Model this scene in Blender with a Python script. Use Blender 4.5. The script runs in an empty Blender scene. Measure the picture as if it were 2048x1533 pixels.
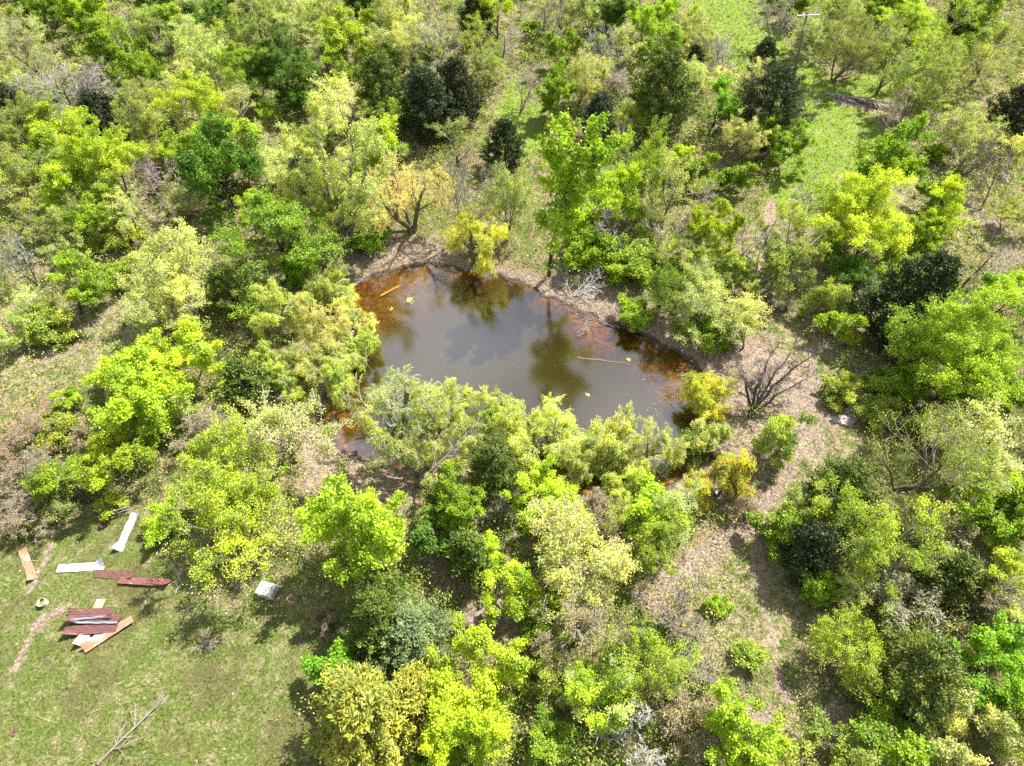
import bpy, math, random
import numpy as np
from math import radians, sin, cos, pi, sqrt, atan2
random.seed(7)
RNG = np.random.default_rng(7)
scene = bpy.context.scene
C = scene.collection

# ------------------------------------------------------------------ camera
CAM_H, PITCH, F = 45.0, 50.0, 1365.33            # metres up, degrees below the horizon, focal length in photo pixels
cam_data = bpy.data.cameras.new('camera')
cam_data.sensor_width = 36.0
cam_data.lens = 36.0 * F / 2048.0
cam_data.clip_end = 3000
cam = bpy.data.objects.new('camera', cam_data)
cam.location = (0, 0, CAM_H)
cam.rotation_euler = (radians(90 - PITCH), 0, 0)
C.objects.link(cam)
scene.camera = cam

# ------------------------------------------------------------------ sky and sun
SUN_AZ, SUN_EL = math.atan2(0.74, 0.67), radians(54)   # clockwise from +Y
world = bpy.data.worlds.new('World')
scene.world = world
world.use_nodes = True
wn, wl = world.node_tree.nodes, world.node_tree.links
wn.clear()
sky = wn.new('ShaderNodeTexSky'); sky.sky_type = 'NISHITA'; sky.sun_disc = False
sky.sun_elevation = SUN_EL; sky.sun_rotation = SUN_AZ
sky.dust_density = 1.5
bg = wn.new('ShaderNodeBackground'); bg.inputs[1].default_value = 0.052
wo = wn.new('ShaderNodeOutputWorld')
tc = wn.new('ShaderNodeTexCoord')
nz = wn.new('ShaderNodeTexNoise'); nz.inputs['Scale'].default_value = 2.2; nz.inputs['Detail'].default_value = 6
nz.inputs['Distortion'].default_value = 0.4
cr = wn.new('ShaderNodeValToRGB'); cr.color_ramp.elements[0].position = 0.44; cr.color_ramp.elements[1].position = 0.60
cm = wn.new('ShaderNodeMix'); cm.data_type = 'RGBA'
cm.inputs[7].default_value = (10.6, 11.0, 12.0, 1)      # pale cloud cover
wl.new(tc.outputs['Generated'], nz.inputs['Vector']); wl.new(nz.outputs['Fac'], cr.inputs[0])
wl.new(cr.outputs[0], cm.inputs[0]); wl.new(sky.outputs[0], cm.inputs[6]); wl.new(cm.outputs[2], bg.inputs[0])
wl.new(bg.outputs[0], wo.inputs[0])
sd = bpy.data.lights.new('sun', 'SUN'); sd.energy = 5.0; sd.angle = radians(0.5); sd.color = (1.0, 0.955, 0.88)
sun = bpy.data.objects.new('sun', sd); C.objects.link(sun)
from mathutils import Vector, Matrix, Quaternion
SUNV = Vector((sin(SUN_AZ) * cos(SUN_EL), cos(SUN_AZ) * cos(SUN_EL), sin(SUN_EL)))
sun.rotation_euler = SUNV.to_track_quat('Z', 'Y').to_euler()
sun.location = SUNV * 200
scene.view_settings.view_transform = 'Standard'
scene.view_settings.look = 'None'
scene.view_settings.gamma = 1.0
scene.view_settings.exposure = 1.55
scene.cycles.max_bounces = 6
scene.cycles.diffuse_bounces = 3
scene.cycles.glossy_bounces = 3
scene.cycles.transmission_bounces = 4
scene.cycles.transparent_max_bounces = 8
scene.cycles.use_denoising = False

# ------------------------------------------------------------------ helpers
SP, CP = sin(radians(PITCH)), cos(radians(PITCH))
def at(px, py, z=0.0):
    """photo pixel -> the point at height z it looks at"""
    u, v = (px - 1024) / F, (766.5 - py) / F
    d = (u, v * SP + CP, v * CP - SP)
    t = (z - CAM_H) / d[2]
    return (d[0] * t, d[1] * t, z)
def to_px(x, y, z):
    dz = z - CAM_H
    depth = y * CP - dz * SP
    up = y * SP + dz * CP
    return 1024 + F * x / depth, 766.5 - F * up / depth
def depth_of(x, y, z): return y * CP - (z - CAM_H) * SP

def mesh_from(name, V, faces_n, F_idx, mats, fattr=None, smooth=False):
    """V (n,3); F_idx (m,k) all faces k-gons"""
    me = bpy.data.meshes.new(name)
    V = np.asarray(V, np.float32); F_idx = np.asarray(F_idx, np.int32)
    m, k = F_idx.shape
    me.vertices.add(len(V)); me.vertices.foreach_set('co', V.ravel())
    me.loops.add(m * k); me.loops.foreach_set('vertex_index', F_idx.ravel())
    me.polygons.add(m); me.polygons.foreach_set('loop_start', np.arange(0, m * k, k, dtype=np.int32))
    try: me.polygons.foreach_set('loop_total', np.full(m, k, dtype=np.int32))
    except Exception: pass
    if fattr:
        for an, arr in fattr.items():
            arr = np.asarray(arr, np.float32)
            dom = 'FACE' if len(arr) == m else 'POINT'
            if arr.ndim == 2:
                a = me.attributes.new(an, 'FLOAT_VECTOR', dom); a.data.foreach_set('vector', arr.ravel())
            else:
                a = me.attributes.new(an, 'FLOAT', dom); a.data.foreach_set('value', arr)
    for mm in mats: me.materials.append(mm)
    me.update(calc_edges=True)
    me.polygons.foreach_set('use_smooth', np.full(m, smooth, dtype=bool))
    return me
def link(name, me, parent=None):
    o = bpy.data.objects.new(name, me); C.objects.link(o)
    if parent is not None: o.parent = parent
    return o
def tag(o, label=None, cat=None, group=None, kind=None):
    if label: o['label'] = label
    if cat: o['category'] = cat
    if group: o['group'] = group
    if kind: o['kind'] = kind
    return o

class MB:
    """collects boxes, tubes and sheets into one mesh"""
    def __init__(s): s.v = []; s.f = []
    def add(s, vs, fs):
        b = len(s.v); s.v += [tuple(p) for p in vs]; s.f += [tuple(i + b for i in f) for f in fs]
    def box(s, c, size, rot=None):
        hx, hy, hz = [a / 2 for a in size]
        P = [Vector((x, y, z)) for z in (-hz, hz) for x, y in ((-hx, -hy), (hx, -hy), (hx, hy), (-hx, hy))]
        if rot is not None: P = [rot @ p for p in P]
        s.add([p + Vector(c) for p in P], [(3, 2, 1, 0), (4, 5, 6, 7), (0, 1, 5, 4), (1, 2, 6, 5), (2, 3, 7, 6), (3, 0, 4, 7)])
    def tube(s, pts, radii, n=6, cap=True):
        rings = []
        pts = [Vector(p) for p in pts]
        for i, p in enumerate(pts):
            d = (pts[min(i + 1, len(pts) - 1)] - pts[max(i - 1, 0)]).normalized()
            a = d.orthogonal().normalized() if i == 0 else (rings[-1][1] - d * rings[-1][1].dot(d)).normalized()
            b = d.cross(a)
            r = radii[i] if hasattr(radii, '__len__') else radii
            rings.append(([p + (a * cos(2 * pi * k / n) + b * sin(2 * pi * k / n)) * r for k in range(n)], a))
        vs = [q for rg in rings for q in rg[0]]
        fs = [(i * n + k, i * n + (k + 1) % n, (i + 1) * n + (k + 1) % n, (i + 1) * n + k) for i in range(len(pts) - 1) for k in range(n)]
        if cap: fs += [tuple(range(n - 1, -1, -1)), tuple((len(pts) - 1) * n + k for k in range(n))]
        s.add(vs, fs)
    def build(s, name, mat, parent=None, smooth=False):
        me = bpy.data.meshes.new(name); me.from_pydata([tuple(p) for p in s.v], [], s.f); me.materials.append(mat); me.update()
        if smooth: me.polygons.foreach_set('use_smooth', [True] * len(me.polygons))
        return link(name, me, parent)

# ------------------------------------------------------------------ materials
def new_mat(name):
    m = bpy.data.materials.new(name); m.use_nodes = True
    nt = m.node_tree; nt.nodes.clear()
    out = nt.nodes.new('ShaderNodeOutputMaterial')
    return m, nt, out
def mathn(nt, op, a, b=None, clamp=False):
    n = nt.nodes.new('ShaderNodeMath'); n.operation = op; n.use_clamp = clamp
    for i, x in enumerate((a, b)):
        if x is None: continue
        if isinstance(x, (int, float)): n.inputs[i].default_value = x
        else: nt.links.new(x, n.inputs[i])
    return n.outputs[0]
def mixc(nt, f, a, b, blend='MIX'):
    n = nt.nodes.new('ShaderNodeMix'); n.data_type = 'RGBA'; n.blend_type = blend
    for i, x in ((0, f), (6, a), (7, b)):
        if isinstance(x, (int, float)): n.inputs[i].default_value = x
        elif isinstance(x, (tuple, list)): n.inputs[i].default_value = (*x, 1)
        else: nt.links.new(x, n.inputs[i])
    return n.outputs[2]
def noise(nt, scale, detail=4, rough=0.5, vec=None, dist=0.0):
    n = nt.nodes.new('ShaderNodeTexNoise'); n.inputs['Scale'].default_value = scale; n.inputs['Detail'].default_value = detail
    n.inputs['Roughness'].default_value = rough; n.inputs['Distortion'].default_value = dist
    if vec is not None: nt.links.new(vec, n.inputs['Vector'])
    return n.outputs['Fac']
def ramp(nt, fac, stops):
    n = nt.nodes.new('ShaderNodeValToRGB'); nt.links.new(fac, n.inputs[0]); e = n.color_ramp.elements
    e[0].position = stops[0][0]; e[0].color = (*stops[0][1], 1); e[1].position = stops[-1][0]; e[1].color = (*stops[-1][1], 1)
    for p, c in stops[1:-1]:
        q = e.new(p); q.color = (*c, 1)
    return n.outputs[0]
def step(nt, fac, a, b):
    n = nt.nodes.new('ShaderNodeMapRange'); n.interpolation_type = 'SMOOTHSTEP'
    nt.links.new(fac, n.inputs[0]); n.inputs[1].default_value = a; n.inputs[2].default_value = b
    return n.outputs[0]
def attr(nt, name):
    n = nt.nodes.new('ShaderNodeAttribute'); n.attribute_name = name; return n
def obj_coord(nt):
    return nt.nodes.new('ShaderNodeTexCoord').outputs['Object']

def leaf_material(name, transl=0.40, spread=1.0):
    m, nt, out = new_mat(name)
    oi = nt.nodes.new('ShaderNodeObjectInfo')
    v = attr(nt, 'v').outputs['Fac']
    yel = mixc(nt, 1.0, oi.outputs['Color'], (1.30, 1.22, 0.75), 'MULTIPLY')
    drk = mixc(nt, 1.0, oi.outputs['Color'], (0.50, 0.60, 0.50), 'MULTIPLY')
    c = mixc(nt, v, drk, yel)
    d = nt.nodes.new('ShaderNodeBsdfDiffuse'); t = nt.nodes.new('ShaderNodeBsdfTranslucent')
    g = nt.nodes.new('ShaderNodeBsdfGlossy'); g.inputs['Roughness'].default_value = 0.6; g.inputs['Color'].default_value = (1, 1, 1, 1)
    tcol = mixc(nt, 1.0, c, (1.15, 1.15, 0.6), 'MULTIPLY')
    nt.links.new(c, d.inputs[0]); nt.links.new(tcol, t.inputs[0])
    ms = nt.nodes.new('ShaderNodeMixShader'); ms.inputs[0].default_value = transl
    nt.links.new(d.outputs[0], ms.inputs[1]); nt.links.new(t.outputs[0], ms.inputs[2])
    ms2 = nt.nodes.new('ShaderNodeMixShader'); ms2.inputs[0].default_value = 0.025
    nt.links.new(ms.outputs[0], ms2.inputs[1]); nt.links.new(g.outputs[0], ms2.inputs[2])
    nt.links.new(ms2.outputs[0], out.inputs[0])
    return m
LEAF = leaf_material('leaf')
NEEDLE = leaf_material('cedar_needles', transl=0.15)

def bark_material(name):
    m, nt, out = new_mat(name)
    oi = nt.nodes.new('ShaderNodeObjectInfo')
    n = noise(nt, 6.0, 5, 0.6, obj_coord(nt))
    r = attr(nt, 'v').outputs['Fac']         # thick wood dark, thin twigs in the tree's twig colour
    c0 = mixc(nt, r, mixc(nt, 1.0, oi.outputs['Color'], (0.34, 0.32, 0.31), 'MULTIPLY'), oi.outputs['Color'])
    c = mixc(nt, n, mixc(nt, 1.0, c0, (0.55, 0.53, 0.5), 'MULTIPLY'), c0)
    p = nt.nodes.new('ShaderNodeBsdfPrincipled'); p.inputs['Roughness'].default_value = 0.9
    nt.links.new(c, p.inputs['Base Color']); nt.links.new(p.outputs[0], out.inputs[0])
    return m
BARK = bark_material('bark')

def scatter_material(name, ramp_stops, transl=0.3):
    m, nt, out = new_mat(name)
    v = attr(nt, 'v').outputs['Fac']
    c = ramp(nt, v, ramp_stops)
    d = nt.nodes.new('ShaderNodeBsdfDiffuse'); t = nt.nodes.new('ShaderNodeBsdfTranslucent')
    nt.links.new(c, d.inputs[0]); nt.links.new(c, t.inputs[0])
    ms = nt.nodes.new('ShaderNodeMixShader'); ms.inputs[0].default_value = transl
    nt.links.new(d.outputs[0], ms.inputs[1]); nt.links.new(t.outputs[0], ms.inputs[2]); nt.links.new(ms.outputs[0], out.inputs[0])
    return m
def plain(name, col, rough=0.7, var=0.25, scale=8, metal=0.0, spec=0.3):
    m, nt, out = new_mat(name)
    n = noise(nt, scale, 5, 0.6, obj_coord(nt))
    c = mixc(nt, n, tuple(x * (1 - var) for x in col), tuple(min(1, x * (1 + var)) for x in col))
    p = nt.nodes.new('ShaderNodeBsdfPrincipled'); p.inputs['Roughness'].default_value = rough; p.inputs['Metallic'].default_value = metal
    p.inputs['Specular IOR Level'].default_value = spec
    nt.links.new(c, p.inputs['Base Color']); nt.links.new(p.outputs[0], out.inputs[0])
    return m
def rusty(name, base, rust, lo, hi, scale=1.3, rough=0.55, metal=0.0, seed=0.0):
    """painted or galvanised metal with rust patches of their own shape"""
    m, nt, out = new_mat(name)
    tcn = nt.nodes.new('ShaderNodeTexCoord'); mp = nt.nodes.new('ShaderNodeMapping'); mp.inputs['Location'].default_value = (seed, seed * 2.3, 0)
    nt.links.new(tcn.outputs['Object'], mp.inputs[0])
    a = noise(nt, scale, 8, 0.62, mp.outputs[0], 0.3); b = noise(nt, scale * 9, 5, 0.6, mp.outputs[0])
    f = step(nt, mathn(nt, 'ADD', a, mathn(nt, 'MULTIPLY', b, 0.25)), lo, hi)
    c = mixc(nt, f, base, mixc(nt, b, rust, tuple(min(1, x * 1.5) for x in rust)))
    c = mixc(nt, mathn(nt, 'MULTIPLY', b, 0.5), c, mixc(nt, 1.0, c, (0.6, 0.58, 0.56), 'MULTIPLY'))
    p = nt.nodes.new('ShaderNodeBsdfPrincipled'); p.inputs['Roughness'].default_value = rough; p.inputs['Metallic'].default_value = metal
    nt.links.new(c, p.inputs['Base Color']); nt.links.new(p.outputs[0], out.inputs[0])
    return m

# ------------------------------------------------------------------ pond outline and terrain
WATER_Z = -0.5
POND_PX = [(706,578),(735,562),(775,548),(815,534),(860,529),(905,536),(950,545),(1000,553),(1045,568),(1085,590),(1130,610),(1170,628),(1210,648),
           (1250,655),(1290,672),(1340,700),(1385,722),(1404,745),(1402,780),(1396,820),(1388,858),(1368,900),(1362,935),(1345,965),(1310,990),
           (1265,1006),(1205,1002),(1150,985),(1100,962),(1050,948),(1000,935),(950,922),(905,925),(860,932),(800,938),(740,925),(690,905),(655,872),
           (640,835),(655,790),(690,745),(715,700),(722,660),(708,620)]
POND = np.array([at(x, y, WATER_Z)[:2] for x, y in POND_PX])
def seg_dist(P, A, B):
    AB = B - A; L = (AB * AB).sum()
    t = np.clip(((P - A) @ AB) / max(L, 1e-9), 0, 1)
    return np.hypot(*(P - (A + t[:, None] * AB)).T)
def poly_sd(P, poly):
    """signed distance, negative inside"""
    d = np.full(len(P), 1e9); inside = np.zeros(len(P), bool)
    n = len(poly)
    for i in range(n):
        A, B = poly[i], poly[(i + 1) % n]
        d = np.minimum(d, seg_dist(P, A, B))
        cond = (A[1] > P[:, 1]) != (B[1] > P[:, 1])
        xi = A[0] + (P[:, 1] - A[1]) * (B[0] - A[0]) / (B[1] - A[1] + 1e-12)
        inside ^= cond & (P[:, 0] < xi)
    return np.where(inside, -d, d)
def line_dist(P, px_pts):
    W = np.array([at(x, y)[:2] for x, y in px_pts]); d = np.full(len(P), 1e9)
    for i in range(len(W) - 1): d = np.minimum(d, seg_dist(P, W[i], W[i + 1]))
    return d
def smooth01(x): x = np.clip(x, 0, 1); return x * x * (3 - 2 * x)
def wob(P, s, ph):
    x, y = P[:, 0] * s, P[:, 1] * s
    return (np.sin(x * 1.3 + ph) * np.cos(y * 1.1 - ph * 2) + 0.6 * np.sin(x * 2.7 - y * 1.9 + ph * 3) + 0.4 * np.cos(x * 4.9 + y * 5.3 + ph)) / 2.0
def pond_sd(P): return poly_sd(P, POND) + 0.40 * wob(P, 0.9, 1.0) + 0.22 * wob(P, 3.1, 2.0)
SHALLOW = np.array([at(820, 590)[:2], at(1330, 720)[:2], at(1200, 668)[:2], at(680, 850)[:2], at(1395, 800)[:2]])
SHALLOW_R = np.array([9.5, 7.5, 6.0, 6.5, 3.0])
def height(P):
    P = np.atleast_2d(np.asarray(P, float)); d = pond_sd(P)
    base = 0.25 * wob(P, 0.12, 0.5) + 0.10 * wob(P, 0.6, 2.0)
    up = smooth01(d / 4.0)
    out = -0.5 + 0.03 + (base + 0.5) * up * 1.0 + 0.12 * smooth01(d / 0.7)
    sl = np.zeros(len(P))
    for c, r in zip(SHALLOW, SHALLOW_R): sl = np.maximum(sl, smooth01(1.25 - np.hypot(*(P - c).T) / r))
    dep = np.minimum(-d, 7) * (0.42 * (1 - sl) + 0.075 * sl) + 0.05 * np.minimum(-d * 2, 1) * (1 + wob(P, 1.5, 0.3))
    ins = -0.5 - np.maximum(dep, 0.0)
    return np.where(d > 0, out, ins)
def hz(x, y): return float(height([[x, y]])[0])
def ground(px, py):
    x, y, _ = at(px, py)
    for _i in range(3):
        z = hz(x, y); x, y, _ = at(px, py, z)
    return Vector((x, y, hz(x, y)))

# masks in world space: 0..1
MUD_LINES = [([(1420,700),(1480,700),(1560,760),(1600,840)], 3.4), ([(1440,780),(1500,840),(1480,900)], 3.6), ([(1590,900),(1560,960),(1490,1050),(1400,1120),(1290,1190)], 1.1),
             ([(1620,830),(1690,845)], 1.2), ([(690,520),(780,500),(880,505)], 2.4), ([(1000,560),(1120,575),(1230,620),(1330,660)], 2.4),
             ([(640,975),(740,965),(830,960)], 1.7), ([(560,790),(600,830),(630,880)], 1.2), ([(1420,940),(1450,1000)], 1.6),
             ([(1300,1190),(1330,1230)], 1.1), ([(960,1250),(1060,1230)], 1.6), ([(870,1110),(880,1180)], 1.0),
             ([(1690,205),(1760,215)], 1.9), ([(1940,430),(1980,450)], 2.5), ([(1690,370),(1790,400)], 2.0), ([(620,900),(660,960)], 1.0)]
PATHS = [([(1545,405),(1535,450),(1530,500),(1528,560)], .55), ([(1500,1060),(1525,1170),(1535,1250),(1550,1320),(1565,1390),(1580,1400)], .42),
         ([(100,1090),(85,1140)], .30), ([(130,1220),(85,1240),(60,1290),(42,1330)], .38), ([(1620,700),(1620,760),(1610,850),(1600,920)], .5), ([(75,1155),(60,1180)], .3),
         ([(60,735),(110,715),(150,700)], .5), ([(150,660),(210,640)], .4), ([(180,520),(280,490)], 1.1), ([(1500,1430),(1530,1460)], .8), ([(1670,1420),(1700,1500)], .9)]
LAWN = np.array([at(x, y)[:2] for x, y in [(-160,1040),(60,1080),(160,1060),(260,1020),(330,1090),(370,1190),(520,1260),(650,1200),(700,1290),(600,1400),(660,1560),(400,1700),(-300,1700)]])
TRACK = [([(1425,-40),(1450,30),(1520,110),(1590,170),(1650,230),(1700,290)], 6.0), ([(1600,190),(1625,250),(1650,330),(1620,400)], 5.0), ([(1700,200),(1780,170),(1830,200)], 4.0),
         ([(1690,260),(1720,300)], 4.5), ([(1060,170),(1040,230),(1045,290)], 3.2)]
CLEAR = [([(-40,760),(80,720),(200,650),(260,590),(300,500),(400,470)], 4.2), ([(1560,560),(1600,650),(1700,730),(1760,800)], 4.5), ([(1560,1130),(1530,1250),(1560,1380),(1640,1480)], 3.5),
         ([(1440,1200),(1480,1330)], 3.2), ([(20,950),(150,900)], 3.5), ([(1600,440),(1530,520)], 3.5), ([(1850,380),(1950,470)], 4.0), ([(1560,1000),(1660,880)], 3.0)]
def mask_lines(P, LL, soft=0.55, scale=1.0):
    o = np.zeros(len(P))
    w = 1 + 0.35 * wob(P, 0.8, 0.7)
    for pts, wd in LL: o = np.maximum(o, 1 - smooth01((line_dist(P, pts) - wd * scale * w * (1 - soft)) / (wd * soft * 2)))
    return o
def masks(P):
    d = pond_sd(P)
    mud = np.maximum(mask_lines(P, MUD_LINES, .8, .55) * .80, 1 - smooth01((d - 0.4) / 1.3))
    path = mask_lines(P, PATHS, 0.3)
    lawn = 1 - smooth01((poly_sd(P, LAWN) + 0.6) / 1.8)
    track = mask_lines(P, TRACK)
    clear = mask_lines(P, CLEAR)
    return d, mud, path, lawn, track, clear

xs = np.concatenate([-np.geomspace(900, 110, 12), np.arange(-100, 100.1, 0.5), np.geomspace(110, 900, 12)])
ys = np.concatenate([-np.geomspace(600, 16, 12), np.arange(-10, 150.1, 0.5), np.geomspace(160, 1500, 14)])
GX, GY = np.meshgrid(xs, ys)
GP = np.stack([GX.ravel(), GY.ravel()], 1)
GZ = height(GP)
_d, _mud, _path, _lawn, _track, _clear = masks(GP)
nx, ny = len(xs), len(ys)
ii = (np.arange(ny - 1)[:, None] * nx + np.arange(nx - 1)[None, :]).ravel()
GF = np.stack([ii, ii + 1, ii + nx + 1, ii + nx], 1)
def ground_material():
    m, nt, out = new_mat('ground_soil_and_grass')
    co = obj_coord(nt)
    n1 = noise(nt, 0.16, 6, 0.6, co); n2 = noise(nt, 1.1, 6, 0.65, co, 0.4); n3 = noise(nt, 6.0, 5, 0.7, co); n4 = noise(nt, 2.6, 4, 0.6, co)
    litter = ramp(nt, n3, [(0.3, (0.065, 0.048, 0.026)), (0.5, (0.19, 0.145, 0.08)), (0.72, (0.40, 0.33, 0.21))])
    green = ramp(nt, n3, [(0.25, (0.03, 0.048, 0.010)), (0.5, (0.085, 0.115, 0.025)), (0.75, (0.20, 0.22, 0.06))])
    wood = mixc(nt, step(nt, mathn(nt, 'ADD', mathn(nt, 'MULTIPLY', n2, 0.65), mathn(nt, 'MULTIPLY', n1, 0.45)), 0.48, 0.62), litter, green)
    dry = ramp(nt, n3, [(0.25, (0.09, 0.07, 0.035)), (0.5, (0.23, 0.19, 0.11)), (0.72, (0.40, 0.345, 0.22))])
    lawn = mixc(nt, step(nt, mathn(nt, 'ADD', n2, mathn(nt, 'MULTIPLY', n4, 0.4)), 0.62, 1.0), green, dry)
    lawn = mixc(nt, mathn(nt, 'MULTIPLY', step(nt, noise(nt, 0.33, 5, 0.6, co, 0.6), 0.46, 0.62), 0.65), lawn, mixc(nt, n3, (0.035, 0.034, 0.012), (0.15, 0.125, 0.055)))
    clr = mixc(nt, step(nt, mathn(nt, 'ADD', mathn(nt, 'MULTIPLY', n2, 0.8), mathn(nt, 'MULTIPLY', n4, 0.3)), 0.45, 0.62), green, dry)
    trk = mixc(nt, step(nt, n2, 0.48, 0.72), ramp(nt, n3, [(0.25, (0.05, 0.11, 0.010)), (0.75, (0.20, 0.27, 0.03))]), dry)
    mudc = ramp(nt, mathn(nt, 'ADD', mathn(nt, 'MULTIPLY', n3, 0.7), mathn(nt, 'MULTIPLY', n4, 0.3)),
                [(0.3, (0.085, 0.062, 0.044)), (0.48, (0.19, 0.14, 0.105)), (0.66, (0.38, 0.31, 0.25))])
    wet = ramp(nt, n3, [(0.3, (0.03, 0.022, 0.016)), (0.7, (0.13, 0.095, 0.07))])
    bed = ramp(nt, mathn(nt, 'ADD', mathn(nt, 'MULTIPLY', n4, 0.6), mathn(nt, 'MULTIPLY', n1, 0.4)), [(0.34, (0.03, 0.012, 0.005)), (0.47, (0.26, 0.10, 0.02)), (0.62, (0.60, 0.33, 0.07))])
    wobn = mathn(nt, 'MULTIPLY', mathn(nt, 'SUBTRACT', n2, 0.5), 2.0)
    def msk(name, lo=0.4, hi=0.6):
        return step(nt, mathn(nt, 'ADD', attr(nt, name).outputs['Fac'], wobn), lo, hi)
    c = mixc(nt, msk('clear'), wood, clr)
    c = mixc(nt, msk('lawn'), c, lawn)
    c = mixc(nt, msk('track'), c, trk)
    c = mixc(nt, msk('path', 0.42, 0.95), c, mudc)
    c = mixc(nt, msk('mud'), c, mudc)
    ze = nt.nodes.new('ShaderNodeSeparateXYZ'); nt.links.new(co, ze.inputs[0])
    zz = mathn(nt, 'ADD', ze.outputs[2], mathn(nt, 'MULTIPLY', mathn(nt, 'SUBTRACT', n2, 0.5), 0.12))
    c = mixc(nt, step(nt, zz, -0.36, -0.44), c, wet)
    c = mixc(nt, step(nt, zz, -0.50, -0.56), c, bed)
    b = nt.nodes.new('ShaderNodeBump'); b.inputs['Strength'].default_value = 0.9; b.inputs['Distance'].default_value = 0.15
    nt.links.new(n3, b.inputs['Height'])
    p = nt.nodes.new('ShaderNodeBsdfPrincipled'); p.inputs['Roughness'].default_value = 0.95; p.inputs['Specular IOR Level'].default_value = 0.1
    nt.links.new(c, p.inputs['Base Color']); nt.links.new(b.outputs[0], p.inputs['Normal']); nt.links.new(p.outputs[0], out.inputs[0])
    return m
gme = mesh_from('ground', np.column_stack([GP, GZ]), 4, GF, [ground_material()], {'mud': _mud, 'path': _path, 'lawn': _lawn, 'track': _track, 'clear': _clear}, smooth=True)
tag(link('ground', gme), 'uneven woodland floor of dry grass, litter and fresh green around the pond', kind='structure')

# pond water
wx = np.arange(POND[:, 0].min() - 1.5, POND[:, 0].max() + 1.5, 0.4); wy = np.arange(POND[:, 1].min() - 1.5, POND[:, 1].max() + 1.5, 0.4)
WX, WY = np.meshgrid(wx, wy); WP = np.stack([WX.ravel(), WY.ravel()], 1)
wdep = np.clip(WATER_Z - height(WP), 0, 3)
ii = (np.arange(len(wy) - 1)[:, None] * len(wx) + np.arange(len(wx) - 1)[None, :]).ravel()
WF = np.stack([ii, ii + 1, ii + len(wx) + 1, ii + len(wx)], 1)
keep = pond_sd(WP)[WF].min(1) < 0.6
def water_material():
    m, nt, out = new_mat('pond_water')
    co = obj_coord(nt)
    dep = attr(nt, 'depth').outputs['Fac']
    n = noise(nt, 0.35, 4, 0.6, co, 0.5)
    clearf = mathn(nt, 'POWER', 2.718, mathn(nt, 'MULTIPLY', dep, -1.9))
    murk = nt.nodes.new('ShaderNodeBsdfDiffuse')
    nt.links.new(mixc(nt, n, (0.018, 0.0125, 0.004), (0.036, 0.025, 0.008)), murk.inputs[0])
    tr = nt.nodes.new('ShaderNodeBsdfTransparent')
    nt.links.new(mixc(nt, step(nt, dep, 0.0, 0.9), (0.92, 0.84, 0.70), (0.62, 0.36, 0.10)), tr.inputs[0])
    body = nt.nodes.new('ShaderNodeMixShader'); nt.links.new(clearf, body.inputs[0]); nt.links.new(murk.outputs[0], body.inputs[1]); nt.links.new(tr.outputs[0], body.inputs[2])
    gl = nt.nodes.new('ShaderNodeBsdfGlossy'); gl.inputs['Roughness'].default_value = 0.035
    fr = nt.nodes.new('ShaderNodeFresnel'); fr.inputs[0].default_value = 1.5
    bn = noise(nt, 5.0, 3, 0.6, co, 0.3); bp = nt.nodes.new('ShaderNodeBump'); bp.inputs['Strength'].default_value = 0.10; bp.inputs['Distance'].default_value = 0.05
    nt.links.new(bn, bp.inputs['Height']); nt.links.new(bp.outputs[0], gl.inputs['Normal'])
    ms = nt.nodes.new('ShaderNodeMixShader')
    nt.links.new(mathn(nt, 'MULTIPLY', fr.outputs[0], 3.9, True), ms.inputs[0])
    nt.links.new(body.outputs[0], ms.inputs[1]); nt.links.new(gl.outputs[0], ms.inputs[2]); nt.links.new(ms.outputs[0], out.inputs[0])
    return m
wme = mesh_from('pond_water', np.column_stack([WP, np.full(len(WP), WATER_Z)]), 4, WF[keep], [water_material()], {'depth': wdep})
tag(link('pond_water', wme), 'murky brown pond reflecting pale cloud and bare trees', kind='structure')

# ------------------------------------------------------------------ tree growing
class Grow:
    def __init__(s, seed):
        s.r = random.Random(seed); s.seg = []; s.tips = []      # seg: p0,p1,r0,r1 ; tips: (pos, dir, weight)
    def vec(s, a, b=None): return s.r.uniform(-a, a) if b is None else s.r.uniform(a, b)
    def rnd(s):
        while True:
            v = (s.r.uniform(-1, 1), s.r.uniform(-1, 1), s.r.uniform(-1, 1)); l = v[0]**2 + v[1]**2 + v[2]**2
            if 0.05 < l < 1: l = sqrt(l); return Vector((v[0] / l, v[1] / l, v[2] / l))
    def limb(s, p, d, L, r, level, P):
        """P: list of per-level dicts: n children, ratio, angle, trop, wig, steps, taper, tips"""
        q = P[level]; st = q['steps']; d = d.normalized(); pts = [p.copy()]; rad = [r]
        for i in range(st):
            d = (d + s.rnd() * q['wig'] + Vector((0, 0, q['trop']))).normalized()
            pts.append(pts[-1] + d * (L / st)); rad.append(r * (1 - (1 - q['taper']) * (i + 1) / st))
        for i in range(st): s.seg.append((pts[i], pts[i + 1], rad[i], rad[i + 1]))
        if level + 1 < len(P):
            n = q['n'] if isinstance(q['n'], int) else s.r.randint(*q['n'])
            for k in range(n):
                t = q['t0'] + (1 - q['t0']) * (k + s.r.random()) / n
                fi = min(t * st, st - 1e-3); i = int(fi); b = pts[i].lerp(pts[i + 1], fi - i); dd = (pts[i + 1] - pts[i]).normalized()
                a = s.rnd(); a = (a - dd * a.dot(dd)).normalized()
                ang = q['ang'] * s.vec(.7, 1.3)
                cd = dd * cos(ang) + a * sin(ang)
                s.limb(b, cd, L * q['ratio'] * s.vec(.7, 1.25) * (1 - q.get('fall', .3) * t), rad[i] * q.get('rr', .55), level + 1, P)
        if q.get('leaf'):
            for i in range(st):
                s.tips.append((pts[i].lerp(pts[i + 1], s.r.random()), d.copy()))
            s.tips.append((pts[-1], d.copy()))

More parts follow.
